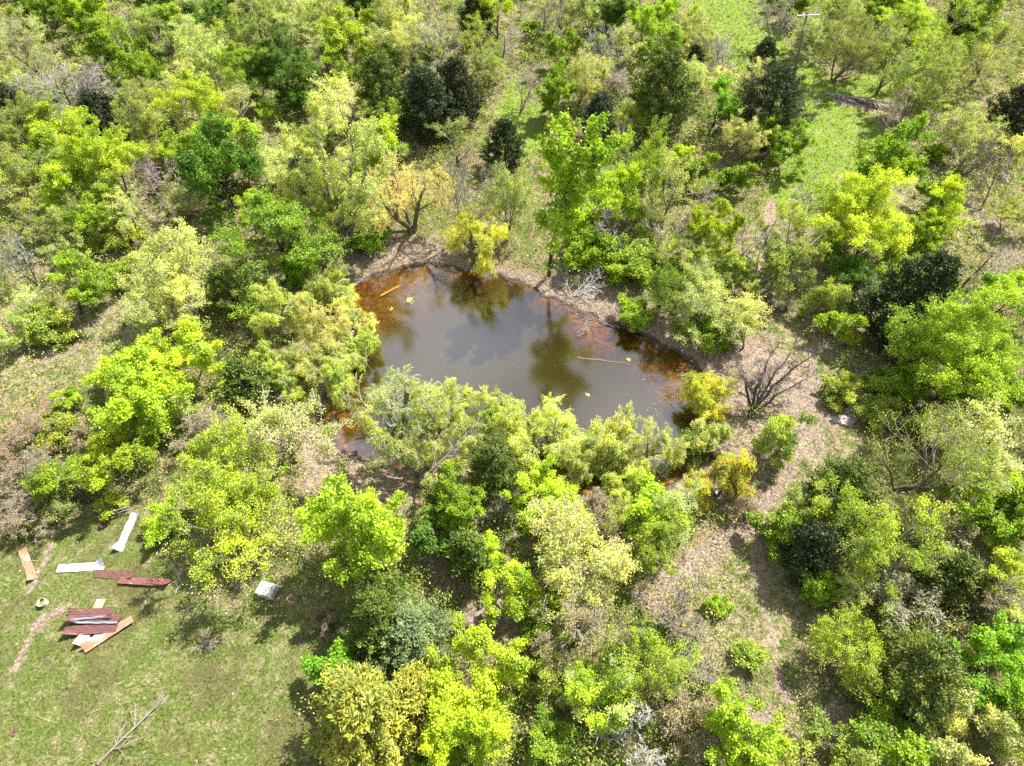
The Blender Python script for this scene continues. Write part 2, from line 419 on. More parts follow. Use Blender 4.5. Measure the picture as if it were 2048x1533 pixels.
def tubes_mesh(name, segs, rmin=0.006, thin=0.03):
    """all segments as 4-sided (thick) or 3-sided (thin) tubes"""
    P0 = np.array([tuple(a[0]) for a in segs]); P1 = np.array([tuple(a[1]) for a in segs]); R0 = np.array([a[2] for a in segs]); R1 = np.array([a[3] for a in segs])
    R0 = np.maximum(R0, rmin); R1 = np.maximum(R1, rmin)
    V, Fs, vv = [], [], []
    base = 0
    for sel, n in ((R0 > 0.05, 7), ((R0 <= 0.05), 3)):
        if not sel.any(): continue
        p0, p1, r0, r1 = P0[sel], P1[sel], R0[sel], R1[sel]
        d = p1 - p0; p1 = p1 + d * 0.04; d /= np.linalg.norm(d, axis=1)[:, None] + 1e-9
        a = np.cross(d, np.where(np.abs(d[:, 2:3]) < .9, [[0, 0, 1.]], [[1., 0, 0]])); a /= np.linalg.norm(a, axis=1)[:, None] + 1e-9
        b = np.cross(d, a); m = len(p0)
        th = 2 * np.pi * np.arange(n) / n
        off = a[:, None, :] * np.cos(th)[None, :, None] + b[:, None, :] * np.sin(th)[None, :, None]
        ring0 = p0[:, None, :] + off * r0[:, None, None]; ring1 = p1[:, None, :] + off * r1[:, None, None]
        v = np.concatenate([ring0, ring1], 1).reshape(-1, 3)
        s0 = base + np.arange(m)[:, None] * (2 * n); k = np.arange(n)[None, :]; k2 = (k + 1) % n
        f = np.stack([s0 + k, s0 + k2, s0 + n + k2, s0 + n + k], 2).reshape(-1, 4)
        V.append(v); Fs.append(f); vv.append(np.repeat(np.clip((0.16 - r0) / 0.15, 0, 1) ** 2.0, n)); base += len(v)
    return mesh_from(name, np.concatenate(V), 4, np.concatenate(Fs), [BARK], {'v': np.concatenate(vv)}, smooth=True)

def leaf_quads(pos, nrm, length, width, rng, axis=None):
    n = len(pos)
    nrm = nrm / (np.linalg.norm(nrm, axis=1)[:, None] + 1e-9)
    if axis is None: axis = rng.normal(size=(n, 3))
    a = axis - nrm * (axis * nrm).sum(1)[:, None]; a /= np.linalg.norm(a, axis=1)[:, None] + 1e-9
    b = np.cross(nrm, a)
    L = length[:, None] / 2; W = width[:, None] / 2
    V = np.stack([pos - a * L, pos + b * W - a * L * .15, pos + a * L, pos - b * W - a * L * .15], 1).reshape(-1, 3)
    return V, np.arange(4 * n).reshape(n, 4)

def crown_mesh(name, tips, n_per, spread, size, rng, droop=0.0, narrow=0.6, up=0.6, mat=None, var=0.35, along=0.0, clump=None, tipgold=0.0):
    T = np.array([tuple(t[0]) for t in tips]); D = np.array([tuple(t[1]) for t in tips])
    k = len(T)
    cv = rng.normal(0.5, var * 0.55, k)
    if clump is not None:                                # groups of neighbouring tips share a tone
        cc = rng.integers(0, k, clump); dist = ((T[:, None, :] - T[cc][None]) ** 2).sum(2).argmin(1)
        cv = cv * .5 + rng.normal(0.5, var * .7, clump)[dist] * .5
    idx = np.repeat(np.arange(k), n_per)
    n = len(idx)
    off = rng.normal(0, 1, (n, 3)) * spread
    off[:, 2] *= .7
    u = rng.random(n)[:, None]
    pos = T[idx] + off + D[idx] * (u * along)
    pos[:, 2] -= rng.random(n) * droop
    nr = rng.normal(0, 1, (n, 3)) + np.array([0.25, 0.1, up * 1.6])
    ln = size * rng.uniform(.65, 1.4, n); w = ln * narrow
    ax = None
    if droop > 0: ax = np.column_stack([rng.normal(0, .35, n), rng.normal(0, .35, n), np.full(n, -1.)]); nr[:, 2] *= .3
    if along > 0: ax = D[idx] + rng.normal(0, .5, (n, 3))
    V, Fi = leaf_quads(pos, nr, ln, w, rng, ax)
    v = np.clip(cv[idx] + rng.normal(0, .14, n), 0, 1)
    return mesh_from(name, V, 4, Fi, [mat or LEAF], {'v': v})

def env_scale(g, R, H, zlo):
    """fit the grown tree into radius R and height H (robust extents)"""
    T = np.array([tuple(t[0]) for t in g.tips]) if g.tips else np.array([tuple(a[1]) for a in g.seg])
    rr = np.percentile(np.hypot(T[:, 0], T[:, 1]), 88); hh = np.percentile(T[:, 2], 98)
    sx, sz = R / rr, H / hh
    S = lambda p: Vector((p[0] * sx, p[1] * sx, p[2] * sz))
    g.seg = [(S(a), S(b), r0, r1) for a, b, r0, r1 in g.seg]; g.tips = [(S(p), d) for p, d in g.tips]

def grow_broad(seed, R, H, dens, twig, bare=0.25, open_=False, multi=1):
    g = Grow(seed); big = R > 4
    nl = 9 if big else (7 if R > 2.4 else 5)
    P = [dict(steps=5, wig=.16, trop=.05, taper=.35, n=nl, t0=bare, ang=.85, ratio=.62, fall=.25, rr=.6),
         dict(steps=4, wig=.30, trop=.10, taper=.4, n=6 if big else 5, t0=.25, ang=.80, ratio=.60, fall=.35, rr=.55),
         dict(steps=3, wig=.32, trop=.08, taper=.4, n=6 if big else 4, t0=.2, ang=.75, ratio=.50, fall=.3, rr=.5, leaf=False),
         dict(steps=2, wig=.35, trop=.04, taper=.5, leaf=True)]
    if not twig: P[3] = dict(steps=2, wig=.35, trop=.06, taper=.5, n=3, t0=.1, ang=.7, ratio=.65, fall=.2, rr=.6, leaf=True); P.append(dict(steps=2, wig=.35, trop=.05, taper=.5, leaf=True))
    if twig: P[3] = dict(steps=2, wig=.3, trop=.05, taper=.5, n=4, t0=.1, ang=.65, ratio=.65, fall=.2, rr=.6, leaf=True); P.append(dict(steps=2, wig=.3, trop=.05, taper=.5, leaf=True))
    for k in range(multi):
        d0 = Vector((0, 0, 1)) + (g.rnd() * (.12 if multi == 1 else .55)); d0.z = abs(d0.z)
        g.limb(Vector((g.vec(.1) * (multi > 1), g.vec(.1) * (multi > 1), -.15)), d0, H * .82, .028 * H * (1 if multi == 1 else .6) * (1 if open_ else .9), 0, P)
    env_scale(g, R, H, bare)
    return g

PROTO = {}
def proto(kind, size, var):
    """(trunk mesh, crown mesh or None, R, H) at real scale"""
    key = (kind, size, var)
    if key in PROTO: return PROTO[key]
    R = {'s': 1.7, 'm': 3.0, 'b': 5.0}[size]
    seed = hash((ord(kind[0]), ord(size), var)) % 100000
    seed = ord(kind[0]) * 131 + ord(size) * 17 + var * 7 + 3
    rng = np.random.default_rng(seed)
    cm = None; H = R * 2.2
    if kind == 'L':       # leafy
        H = R * 1.95; g = grow_broad(seed, R, H, 1, False, .10, multi=1 if var % 2 else 2)
        n = int({'s': 11, 'm': 9, 'b': 8}[size])
        cm = crown_mesh('crown', g.tips, n, .05 * R ** .5 + .05, .15, rng, narrow=.62, up=.7, var=.6, clump=24)
    elif kind == 'S':     # half in leaf, branches showing
        H = R * 2.0; g = grow_broad(seed, R, H, 1, True, .15, open_=True, multi=1 if var % 2 else 3)
        cm = crown_mesh('crown', g.tips, 3, .09 + .012 * R, .11, rng, narrow=.55, up=.4, var=.6, clump=18)
    elif kind == 'B':     # bare
        H = R * 2.2; g = grow_broad(seed, R, H, 1, True, .2, open_=True, multi=1 if var % 2 else 2)
    elif kind == 'T':     # low bare thicket
        H = R * 1.15; g = grow_broad(seed, R, H, 1, True, .05, multi=5)
        cm = crown_mesh('crown', g.tips[::3], 2, .12, .11, rng, narrow=.5, var=.5)
    elif kind == 'K':     # low bush
        H = R * 1.25; g = grow_broad(seed, R, H, 1, False, .08, multi=4)
        cm = crown_mesh('crown', g.tips, {'s': 5, 'm': 4, 'b': 4}[size], .07 * R ** .5 + .04, .145, rng, narrow=.6, up=.7, var=.6, clump=14)
    elif kind == 'W':     # willow: arching limbs and hanging sprays
        H = R * 1.9; g = Grow(seed)
        P = [dict(steps=5, wig=.22, trop=.02, taper=.4, n=6, t0=.3, ang=.75, ratio=.62, fall=.2, rr=.6),
             dict(steps=5, wig=.25, trop=.0, taper=.4, n=7 if size != 's' else 6, t0=.3, ang=.7, ratio=.52, fall=.3, rr=.5),
             dict(steps=4, wig=.2, trop=-.05, taper=.5, n=6, t0=.1, ang=.7, ratio=.85, fall=.2, rr=.5),
             dict(steps=5, wig=.14, trop=-.24, taper=.5, leaf=True)]
        for k in range(2 + var % 2):
            d0 = Vector((0, 0, 1)) + g.rnd() * .5; d0.z = abs(d0.z)
            g.limb(Vector((g.vec(.15), g.vec(.15), -.15)), d0, H * .8, .035 * H, 0, P)
        env_scale(g, R, H, .3)
        cm = crown_mesh('crown', g.tips, {'s': 7, 'm': 6, 'b': 5}[size], .06 + .008 * R, .17, rng, droop=.22, narrow=.30, up=.3, var=.6, clump=20)
    elif kind == 'C':     # cedar: dense cone of feathery sprays
        H = R * 2.35; g = Grow(seed)
        top = Vector((g.vec(.15), g.vec(.15), H)); g.seg.append((Vector((0, 0, -.15)), Vector((0, 0, H * .5)), .045 * H * .5, .03 * H * .5)); g.seg.append((Vector((0, 0, H * .5)), top, .03 * H * .5, .02))
        nb = {'s': 90, 'm': 150, 'b': 240}[size]
        wb = [g.vec(.75, 1.2) for _ in range(9)]
        for k in range(nb):
            t = .06 + .92 * ((k + .5) / nb) ** 0.9
            az = k * 2.39996 + g.vec(.3); z = t * H
            lim = wb[int((az % 6.283) / 6.2832 * 9) % 9]
            rad = R * lim * (min(1.0, (1.06 - t) * 1.55) ** .85) * g.vec(.6, 1.08)
            tip = Vector((cos(az) * rad, sin(az) * rad, z + rad * g.vec(.15, .55))); b0 = Vector((0, 0, z - .03 * H)); mid = b0.lerp(tip, .55) - Vector((0, 0, .08 * rad))
            g.seg.append((b0, mid, .03, .015)); g.seg.append((mid, tip, .015, .006))
            d = (tip - mid).normalized()
            ns = max(3, int(rad * 3.2))
            for j in range(ns):
                u = (j + 1) / ns
                p = b0.lerp(tip, .3 + .7 * u) if u > .5 else mid.lerp(tip, u)
                g.tips.append((p + g.rnd() * (.28 * (1.2 - u) * rad ** .5), (d + g.rnd() * .5 + Vector((0, 0, .25))).normalized()))
        cm = crown_mesh('crown', g.tips, {'s': 26, 'm': 24, 'b': 20}[size], .11 + .012 * R, .24, rng, narrow=.32, up=.5, mat=NEEDLE, var=.75, along=.22, clump=50)
    elif kind == 'P':     # poplar-like tall tree with a long trunk
        H = R * 4.6; g = Grow(seed)
        P = [dict(steps=8, wig=.09, trop=.04, taper=.22, n=24, t0=.34, ang=.85, ratio=.30, fall=.45, rr=.42),
             dict(steps=4, wig=.22, trop=.16, taper=.4, n=6, t0=.25, ang=.75, ratio=.55, fall=.3, rr=.5),
             dict(steps=3, wig=.3, trop=.05, taper=.4, n=4, t0=.1, ang=.75, ratio=.5, fall=.3, rr=.5, leaf=False),
             dict(steps=2, wig=.35, trop=.02, taper=.5, leaf=True)]
        g.limb(Vector((0, 0, -.2)), Vector((.03, 0, 1)), H * .97, .0125 * H, 0, P)
        env_scale(g, R, H, .3)
        cm = crown_mesh('crown', g.tips, 11, .16, .19, rng, narrow=.7, up=.3, var=.6, clump=30)
    tm = tubes_mesh('trunk', g.seg, rmin=.017 if kind in 'BTSW' else .008)
    PROTO[key] = (tm, cm, R, H)
    return PROTO[key]

#            colour name: (leaf colour, twig colour, word)
COL = {
 'lime':   ((.40,.53,.022), (.34,.30,.21), 'lime green'),
 'bright': ((.46,.58,.020), (.30,.26,.16), 'bright yellow-green'),
 'straw':  ((.60,.70,.17), (.56,.50,.40), 'yellow-green'),
 'green':  ((.25,.38,.014), (.20,.17,.12), 'fresh green'),
 'vivid':  ((.21,.42,.010), (.17,.14,.10), 'vivid green'),
 'deep':   ((.11,.22,.010), (.14,.11,.09), 'deep green'),
 'light':  ((.33,.48,.025), (.12,.10,.08), 'bright green'),
 'pale':   ((.55,.62,.20), (.50,.45,.37), 'pale green'),
 'cream':  ((.70,.74,.30), (.52,.46,.36), 'creamy yellow'),
 'olive':  ((.35,.43,.070), (.40,.35,.27), 'olive green'),
 'gold':   ((.92,.86,.42), (.42,.34,.20), 'golden yellow'),
 'amber':  ((.72,.72,.12), (.36,.31,.17), 'mustard yellow'),
 'dark':   ((.030,.048,.010), (.10,.08,.05), 'dark green'),
 'mid':    ((.11,.155,.020), (.12,.10,.06), 'mid green'),
 'blue':   ((.17,.24,.12), (.18,.16,.14), 'grey-green'),
 'rust':   ((.34,.34,.055), (.14,.10,.06), 'rusty brown'),
 'grey':   ((.30,.28,.18), (.46,.41,.36), 'grey'),
 'white':  ((.35,.33,.25), (.48,.45,.41), 'whitish'),
 'black':  ((.10,.09,.05), (.14,.12,.10), 'blackish'),
 'brown':  ((.36,.30,.17), (.40,.32,.25), 'brown'),
}
KIND = {'L': ('leafy_tree', 'tree'), 'S': ('half_leafed_tree', 'tree'), 'W': ('willow_tree', 'willow'), 'C': ('cedar_tree', 'cedar'), 'B': ('bare_tree', 'bare tree'),
        'K': ('leafy_bush', 'bush'), 'T': ('thicket_bush', 'bush'), 'P': ('cottonwood_tree', 'tree')}
GROUP = {'L': 'leafy trees of the wood', 'S': 'trees only half in leaf', 'W': 'willows around the pond', 'C': 'cedars among the leafy trees', 'B': 'leafless trees of the wood',
         'K': 'low leafy bushes of the undergrowth', 'T': 'leafless thicket bushes', 'P': 'tall cottonwoods'}
ZC = {'L': .55, 'S': .58, 'W': .60, 'C': .46, 'B': .62, 'K': .5, 'T': .5, 'P': .62}
# crown centre x, y, half width (photo pixels), kind, colour [, tilt to the right, tilt away, height factor]
TREES = """
25 25 45 L green;85 15 40 L green;150 35 45 L lime;250 45 42 B grey;300 20 42 L deep;365 25 42 S pale;440 48 50 L deep;520 30 45 S olive;600 20 45 S pale;710 10 40 L deep;
575 62 40 S pale;655 50 40 S olive;75 110 60 S pale;38 170 50 S pale;130 185 62 B white;180 205 48 B white;245 95 50 L green;310 75 45 S olive;280 150 48 L green;335 55 40 L lime;
425 115 50 S pale;480 80 40 S olive;495 155 58 L green;592 140 62 L deep;645 95 42 S pale;655 150 35 L green;15 225 42 C dark;55 270 50 S olive;110 270 55 L lime;205 240 42 C dark;
350 190 45 S pale;400 235 70 L bright;480 238 45 S pale;600 205 32 L deep;300 245 45 S olive;225 320 72 L lime;165 385 52 L lime;40 350 60 S olive;60 420 55 S olive;445 362 65 L deep;
402 305 50 L lime;490 295 50 L lime;530 335 48 S pale;120 440 45 S olive;200 435 50 L green;262 430 50 S pale;320 440 38 B brown;355 395 45 S pale;
555 480 98 L green;640 430 50 S lime;600 520 45 L vivid;500 430 40 L lime;700 205 55 S cream;700 80 52 L lime;770 30 45 S pale;871 80 42 B grey;800 92 42 S pale;790 120 30 L green;
994 35 45 L lime;960 75 40 S lime;950 40 32 C dark;1080 40 42 B grey;1125 110 32 L green;1235 30 40 L deep;1180 18 38 S pale;1130 20 40 S olive;1190 90 36 B white;1240 105 40 S pale;
1330 90 45 L green;1300 55 40 L lime;1222 165 34 T white;1160 152 45 S pale;912 185 48 C dark 0 0 1.2;765 190 46 C mid;855 232 48 C dark;825 225 30 L green;1040 170 40 B grey;975 130 36 S olive;1000 90 36 B grey;
1110 185 40 L green;1196 240 38 C dark;1228 250 32 B grey;1325 210 55 C mid;793 292 64 L lime 0 0 1.3;817 385 74 W gold;926 365 58 B grey 0 0 1.55;1010 300 38 C dark;912 285 46 S olive;1020 390 42 S pale 0 0 1.6;
946 470 56 W amber;1112 375 76 P light .02 0 .93;1223 400 46 L lime 0 0 1.45;1290 345 46 S lime 0 0 1.5;1335 400 48 S pale 0 0 1.5;1350 330 30 L bright;1180 510 42 K green;1285 500 42 K olive;1225 470 36 B white;1180 455 22 L bright;
1378 60 32 L lime;1410 80 40 S pale;1458 105 35 B grey;1395 160 36 S pale;1427 222 46 L vivid;1540 225 62 C dark;1512 165 38 S cream;1525 125 26 C dark;1474 280 40 S cream;1475 350 30 L green;
1567 290 44 L green;1618 228 26 B grey;1815 232 40 B grey;1862 265 30 B grey;1772 338 64 L green;1615 395 32 B grey;1745 450 92 L bright;1845 430 52 L bright;1870 390 32 L green;
1423 475 46 L lime 0 0 1.3;1385 520 45 S lime;1690 92 56 S olive;1780 125 50 S olive;1820 50 56 L lime;1760 20 42 L lime;1660 30 40 S pale;1560 35 46 B grey;1625 65 36 S pale;1990 41 42 L green;1900 60 45 S lime;
1833 178 56 S olive;1900 135 50 S olive;1980 105 46 S olive;2025 235 42 C dark;1956 273 52 S pale;1935 330 42 B black .35 0;2035 310 34 S cream;1990 375 36 B grey;2030 420 42 S olive;1957 525 42 B white;
1700 40 36 L green;1600 15 34 L green;1930 30 34 C dark;
40 520 46 B white;132 580 58 L green;50 620 45 S pale;85 650 40 K olive;15 680 36 S pale;370 560 78 S pale;315 625 60 S pale;461 592 46 C mid;535 640 62 W straw;655 578 38 W straw;672 650 56 W gold;
513 722 36 W straw;574 760 32 W straw;645 705 52 W pale;685 770 50 W straw;489 770 44 C mid;362 722 66 L bright;290 818 92 L lime;235 735 45 S pale;145 970 62 L green;228 920 64 L lime;110 870 34 K olive;
130 805 22 L lime;425 865 56 T grey;564 860 92 S pale;478 950 86 S lime;40 900 62 T brown;60 965 60 T brown;20 1020 60 T brown;90 1010 45 T olive;180 880 32 T brown;
466 1042 94 S lime;758 1088 100 L lime;400 1010 60 L lime;380 830 45 S pale;
790 738 90 W straw;905 758 66 W straw;1000 798 42 W straw 0 0 1.2;1084 836 72 W straw .1 0;1158 895 54 W straw;720 690 44 W straw;700 620 36 W cream;1223 866 48 W cream 0 0 1.3;1300 880 54 W cream 0 0 1.2;
988 935 56 C mid;1340 1010 60 S pale;1090 992 56 L bright;900 1000 60 L green;985 1015 30 T grey;1215 985 40 W straw;1290 970 42 W straw;
880 1070 46 L deep;940 1115 46 C mid;994 1165 66 L bright;960 1110 34 L bright;1121 1040 50 L bright;1195 1100 96 S pale;1300 1075 62 S lime;1310 1035 46 L lime;
825 1275 72 C blue;765 1250 66 C mid;780 1190 46 C mid;660 1350 52 L vivid;735 1440 105 C rust;842 1400 60 C rust;955 1360 84 L bright;960 1470 76 L bright;1160 1255 76 S grey;1280 1370 82 S lime;1160 1440 70 L lime;
1205 1370 60 S pale;1095 1240 36 K green;1312 1275 44 C mid;1370 1250 52 B grey;1250 1500 70 B white;1370 1450 60 T brown;1115 1315 50 S olive;1100 1500 45 L green;870 1500 45 L green;
1370 1057 56 S lime;1546 1060 46 L green;1618 1105 52 C dark;1741 1085 86 S lime;1820 915 120 S lime;1965 885 92 S cream;1990 1000 82 L lime;2015 1060 60 L green;1860 1080 60 T grey;1960 1150 60 L lime;
1902 1156 50 C mid;1800 1210 60 T grey;1960 1200 72 T brown;1640 1180 40 K green;1676 1303 76 S bright;1826 1345 84 C mid;1997 1345 74 L vivid;1885 1440 62 S cream;2015 1450 62 S pale;1790 1490 56 L green;
1450 1455 80 L lime;1560 1505 70 S olive;1495 1310 24 K olive;1440 1215 20 K lime;1405 1330 46 T grey;1690 1490 60 S olive;1680 990 60 C mid;1620 1020 50 S olive;1700 1160 40 S pale;
1812 630 74 C dark .3 .2;1870 600 40 C dark;1946 725 112 L light;1890 760 70 L green;2012 595 46 L lime;1900 610 36 B grey;1700 545 50 K deep;1690 650 36 L lime;1850 690 36 S pale;1416 600 66 S pale;1400 540 46 S green;
1410 778 38 W amber;1415 850 46 W cream;1450 960 52 W amber;1570 880 50 S olive;1470 1000 36 T brown;1275 632 30 K light;1320 580 46 S green;1250 540 40 K green;1400 660 40 K green;1500 660 44 S pale;
1330 470 40 B grey;1290 430 36 S olive;1350 560 30 K deep;1640 590 40 S olive;1750 600 40 T grey;1380 890 28 K deep;1830 480 40 L lime;1500 470 32 B grey;740 480 30 K green;700 430 30 L lime;
300 505 30 T brown;390 480 34 S pale;240 560 26 K olive;140 520 32 S pale;250 470 34 K olive;330 540 34 T brown;330 1040 34 K lime;650 1240 30 T brown;
1680 780 30 K olive;1760 830 34 K olive;1880 860 40 K green;2030 780 44 L green;1800 780 36 K green;1480 560 34 S olive;1560 600 26 T grey;1940 1290 36 T brown;1760 1400 34 K green;2030 1240 44 S pale
"""
LAND = [(1595,100,'the utility pole'),(1730,205,'the pile of dead branches'),(817,385,'the golden willow'),(1112,375,'the tall green cottonwood'),(650,290,'the big pale sycamore'),
        (960,535,'the pond at its far shore'),(1150,960,'the pond at its near shore'),(690,830,'the pond at its left end'),(1400,800,'the pond at its right end'),(1545,755,'the black leaning bare tree'),
        (1740,765,'the fan of dead brush'),(535,1177,'the white box'),(200,1260,'the heap of maroon metal sheets'),(758,1088,'the big green tree in front of the pond'),(735,1440,'the rusty brown cedar'),
        (825,1275,'the grey-green cedar'),(1812,630,'the long dark cedar'),(1745,450,'the wide bright yellow-green tree'),(912,185,'the tall dark cone-shaped cedar'),(150,190,'the white-limbed bare trees'),
        (0,0,'the upper left corner of the wood'),(700,0,'the far edge of the wood'),(1300,0,'the far end of the clearing'),(2048,1533,'the lower right corner of the wood'),(1550,1250,'the narrow dirt footpath'),
        (1650,260,'the grassy track'),(2048,300,'the upper right edge of the wood'),(2048,900,'the middle right edge of the wood'),(60,720,'the open strip of grass'),(400,235,'the bright round tree'),(1223,480,'the whitish dead snag'),
        (955,1400,'the twin bright yellow-green trees'),(1820,915,'the wide lime green tree'),(555,480,'the broad fresh green tree')]
OWN = {(817,385): 'golden yellow weeping willow leaning over the far shore of the pond', (1112,375): 'tall green cottonwood with long dark trunk on the far shore of the pond',
       (650,290): 'big pale sycamore with silvery limbs, barely in leaf, beyond the pond', (1545,755): 'black leaning bare tree with forked trunk on the bare bank right of the pond',
       (735,1440): 'wide rusty brown cedar, nearest the camera below the grey-green cedar', (825,1275): 'grey-green feathery cedar beside a darker cedar, in front of the pond',
       (1812,630): 'long very dark cedar leaning behind the fan of dead brush', (1745,450): 'wide bright yellow-green tree beside the grassy track', (912,185): 'tall dark cone-shaped cedar standing highest among the far cedars',
       (758,1088): 'big round fresh green tree in front of the pond, right of the white box', (466,1042): 'spreading lime green tree with radiating limbs overhanging the white box',
       (1820,915): 'wide lime green tree with upright shoots below the fan of dead brush', (862,880): 'pale willow with dark curved trunk rooted on the near mud bank of the pond',
       (1600,490): 'pale lime tree on a long dark leaning trunk beside the dirt footpath', (946,470): 'mustard yellow willow bush dipping into the far edge of the pond'}
def rel_phrases(px, py):
    out = []
    for lx, ly, nm in sorted(LAND, key=lambda L: (L[0] - px) ** 2 + (L[1] - py) ** 2)[:5]:
        dx, dy = px - lx, py - ly; dd = sqrt(dx * dx + dy * dy)
        if dd < 12: continue
        a = math.degrees(atan2(-dy, dx)) % 360
        w = ['right of', 'behind and right of', 'behind', 'behind and left of', 'left of', 'in front and left of', 'in front of', 'in front and right of'][int((a + 22.5) // 45) % 8]
        q = 'just ' if dd < 75 else ('' if dd < 170 else 'well ')
        out.append((q + w + ' ' + nm, dd))
    return out
USED = set()
ADJ = {'L': 'leafy tree', 'S': 'tree, thinly leafed with twigs showing', 'W': 'willow with drooping sprays', 'C': 'dense cedar', 'B': 'bare tree without leaves', 'K': 'low bush', 'T': 'tangled bush without leaves', 'P': 'cottonwood'}
def make_label(px, py, rpx, kind, col):
    sz = 'small' if rpx < 38 else ('large' if rpx > 72 else '')
    for szw in (sz, {'small': 'little', 'large': 'broad', '': 'medium'}[sz], {'small': 'short', 'large': 'wide', '': 'rounded'}[sz]):
        for ph, dd in rel_phrases(px, py):
            s = ' '.join(f"{szw} {COL[col][2]} {ADJ[kind]} {ph}".split())
            if len(s.replace('-', ' ').split()) > 16: s = s.replace(', thinly leafed with twigs showing', ' thinly in leaf').replace(' with drooping sprays', '').replace(' without leaves', '')
            if s not in USED and len(s.replace('-', ' ').split()) <= 16: USED.add(s); return s
    ph = rel_phrases(px, py)[0][0]
    for extra in ('crowded', 'uneven', 'upright', 'lopsided', 'scruffy'):
        s = ' '.join(f"{extra} {COL[col][2]} {ADJ[kind].split(',')[0].split(' with')[0]} {ph}".split())
        if s not in USED: USED.add(s); return s
    return s
placed = []     # x, y, R
def shaped_tree(name, label, cat, group, base, targets, r0, col, twig_len, leaf=None, levels=3, bow=.12, seed=1, t0=.35, kids=7, rmin=.014):
    """a tree whose main limbs run to given points (photo x, y, height)"""
    b = ground(*base); g = Grow(seed); rng = np.random.default_rng(seed); ext = 0
    P = [dict(steps=4, wig=.25, trop=.06, taper=.4, n=5, t0=.2, ang=.7, ratio=.55, fall=.3, rr=.55),
         dict(steps=3, wig=.3, trop=.04, taper=.4, n=4, t0=.15, ang=.7, ratio=.6, fall=.2, rr=.55),
         dict(steps=2, wig=.3, trop=.03, taper=.5, n=3, t0=.1, ang=.65, ratio=.65, fall=.2, rr=.6, leaf=True),
         dict(steps=2, wig=.3, trop=.03, taper=.5, leaf=True)][3 - levels:]
    if leaf and leaf.get('droop'):
        for q in P[-2:]: q['trop'] = -.12
    for tx, ty, tz in targets:
        e = Vector(at(tx, ty, b.z + tz)) - b; ext = max(ext, e.xy.length); n = 8
        side = g.rnd() * (e.length * bow * .5); pts = []
        for i in range(n + 1):
            u = i / n
            p = Vector((e.x * u ** 1.25, e.y * u ** 1.25, e.z * u)) + side * sin(pi * u) + g.rnd() * (.035 * e.length * u)
            pts.append(p if i else Vector((0, 0, -.15)))
        rr = [r0 * (1 - .78 * (i / n) ** .8) for i in range(n + 1)]
        for i in range(n): g.seg.append((pts[i], pts[i + 1], rr[i], rr[i + 1]))
        for k in range(kids):
            t = t0 + (1 - t0) * (k + g.r.random()) / kids; fi = min(t * n, n - .01); i = int(fi); p = pts[i].lerp(pts[i + 1], fi - i)
            dd = (pts[i + 1] - pts[i]).normalized(); a = g.rnd(); a = (a - dd * a.dot(dd)).normalized(); ang = g.vec(.45, 1.0)
            g.limb(p, dd * cos(ang) + a * sin(ang), twig_len * g.vec(.6, 1.1) * (1.15 - .5 * t), rr[i] * .5, 0, P)
        g.limb(pts[-1], (pts[-1] - pts[-2]), twig_len * .7, rr[-1], 0, P)
    root = bpy.data.objects.new(name, None); C.objects.link(root); root.location = b
    lc, tw, _w = COL[col]
    t_ = link('trunk', tubes_mesh('trunk', g.seg, rmin=rmin), root); t_.color = (*tw, 1)
    if leaf:
        c_ = link('crown', crown_mesh('crown', g.tips, leaf['n'], leaf['spread'], leaf['size'], rng, droop=leaf.get('droop', 0), narrow=leaf.get('narrow', .55), up=.4, var=.6, clump=24), root); c_.color = (*lc, 1)
    placed.append((b.x, b.y, ext * .8)); USED.add(label)
    return tag(root, label, cat, group)
shaped_tree('half_leafed_tree', OWN[(650,290)], 'tree', GROUP['S'], (697, 507), [(592,300,9.5), (630,225,12), (690,225,13), (735,300,11), (650,330,8), (720,400,7), (580,380,6.5)], .24, 'pale', 3.2, dict(n=3, spread=.13, size=.15), seed=5)
shaped_tree('half_leafed_tree', OWN[(1600,490)], 'tree', GROUP['S'], (1480, 622), [(1560,540,4), (1640,475,6), (1585,450,7), (1620,520,4.5), (1545,450,6.5)], .20, 'olive', 2.2, dict(n=3, spread=.10, size=.13), seed=6, bow=.3)
shaped_tree('willow_tree', OWN[(862,880)], 'willow', GROUP['W'], (833, 972), [(935,872,4.0), (905,800,5.0), (850,800,5.5), (775,900,3.2), (745,860,3.6), (960,820,4.5)], .21, 'pale', 2.0, dict(n=3, spread=.08, size=.16, droop=.2, narrow=.32), seed=7, bow=.35)
COL['black'] = ((.10,.09,.05), (.20,.17,.15), 'blackish')
shaped_tree('bare_tree', OWN[(1545,755)], 'bare tree', GROUP['B'], (1500, 836), [(1622,712,4.6), (1580,702,5.0), (1545,705,5.0), (1520,770,2.8), (1600,760,3.0), (1480,740,3.6)], .20, 'black', 1.7, None, seed=8, levels=3, rmin=.011)

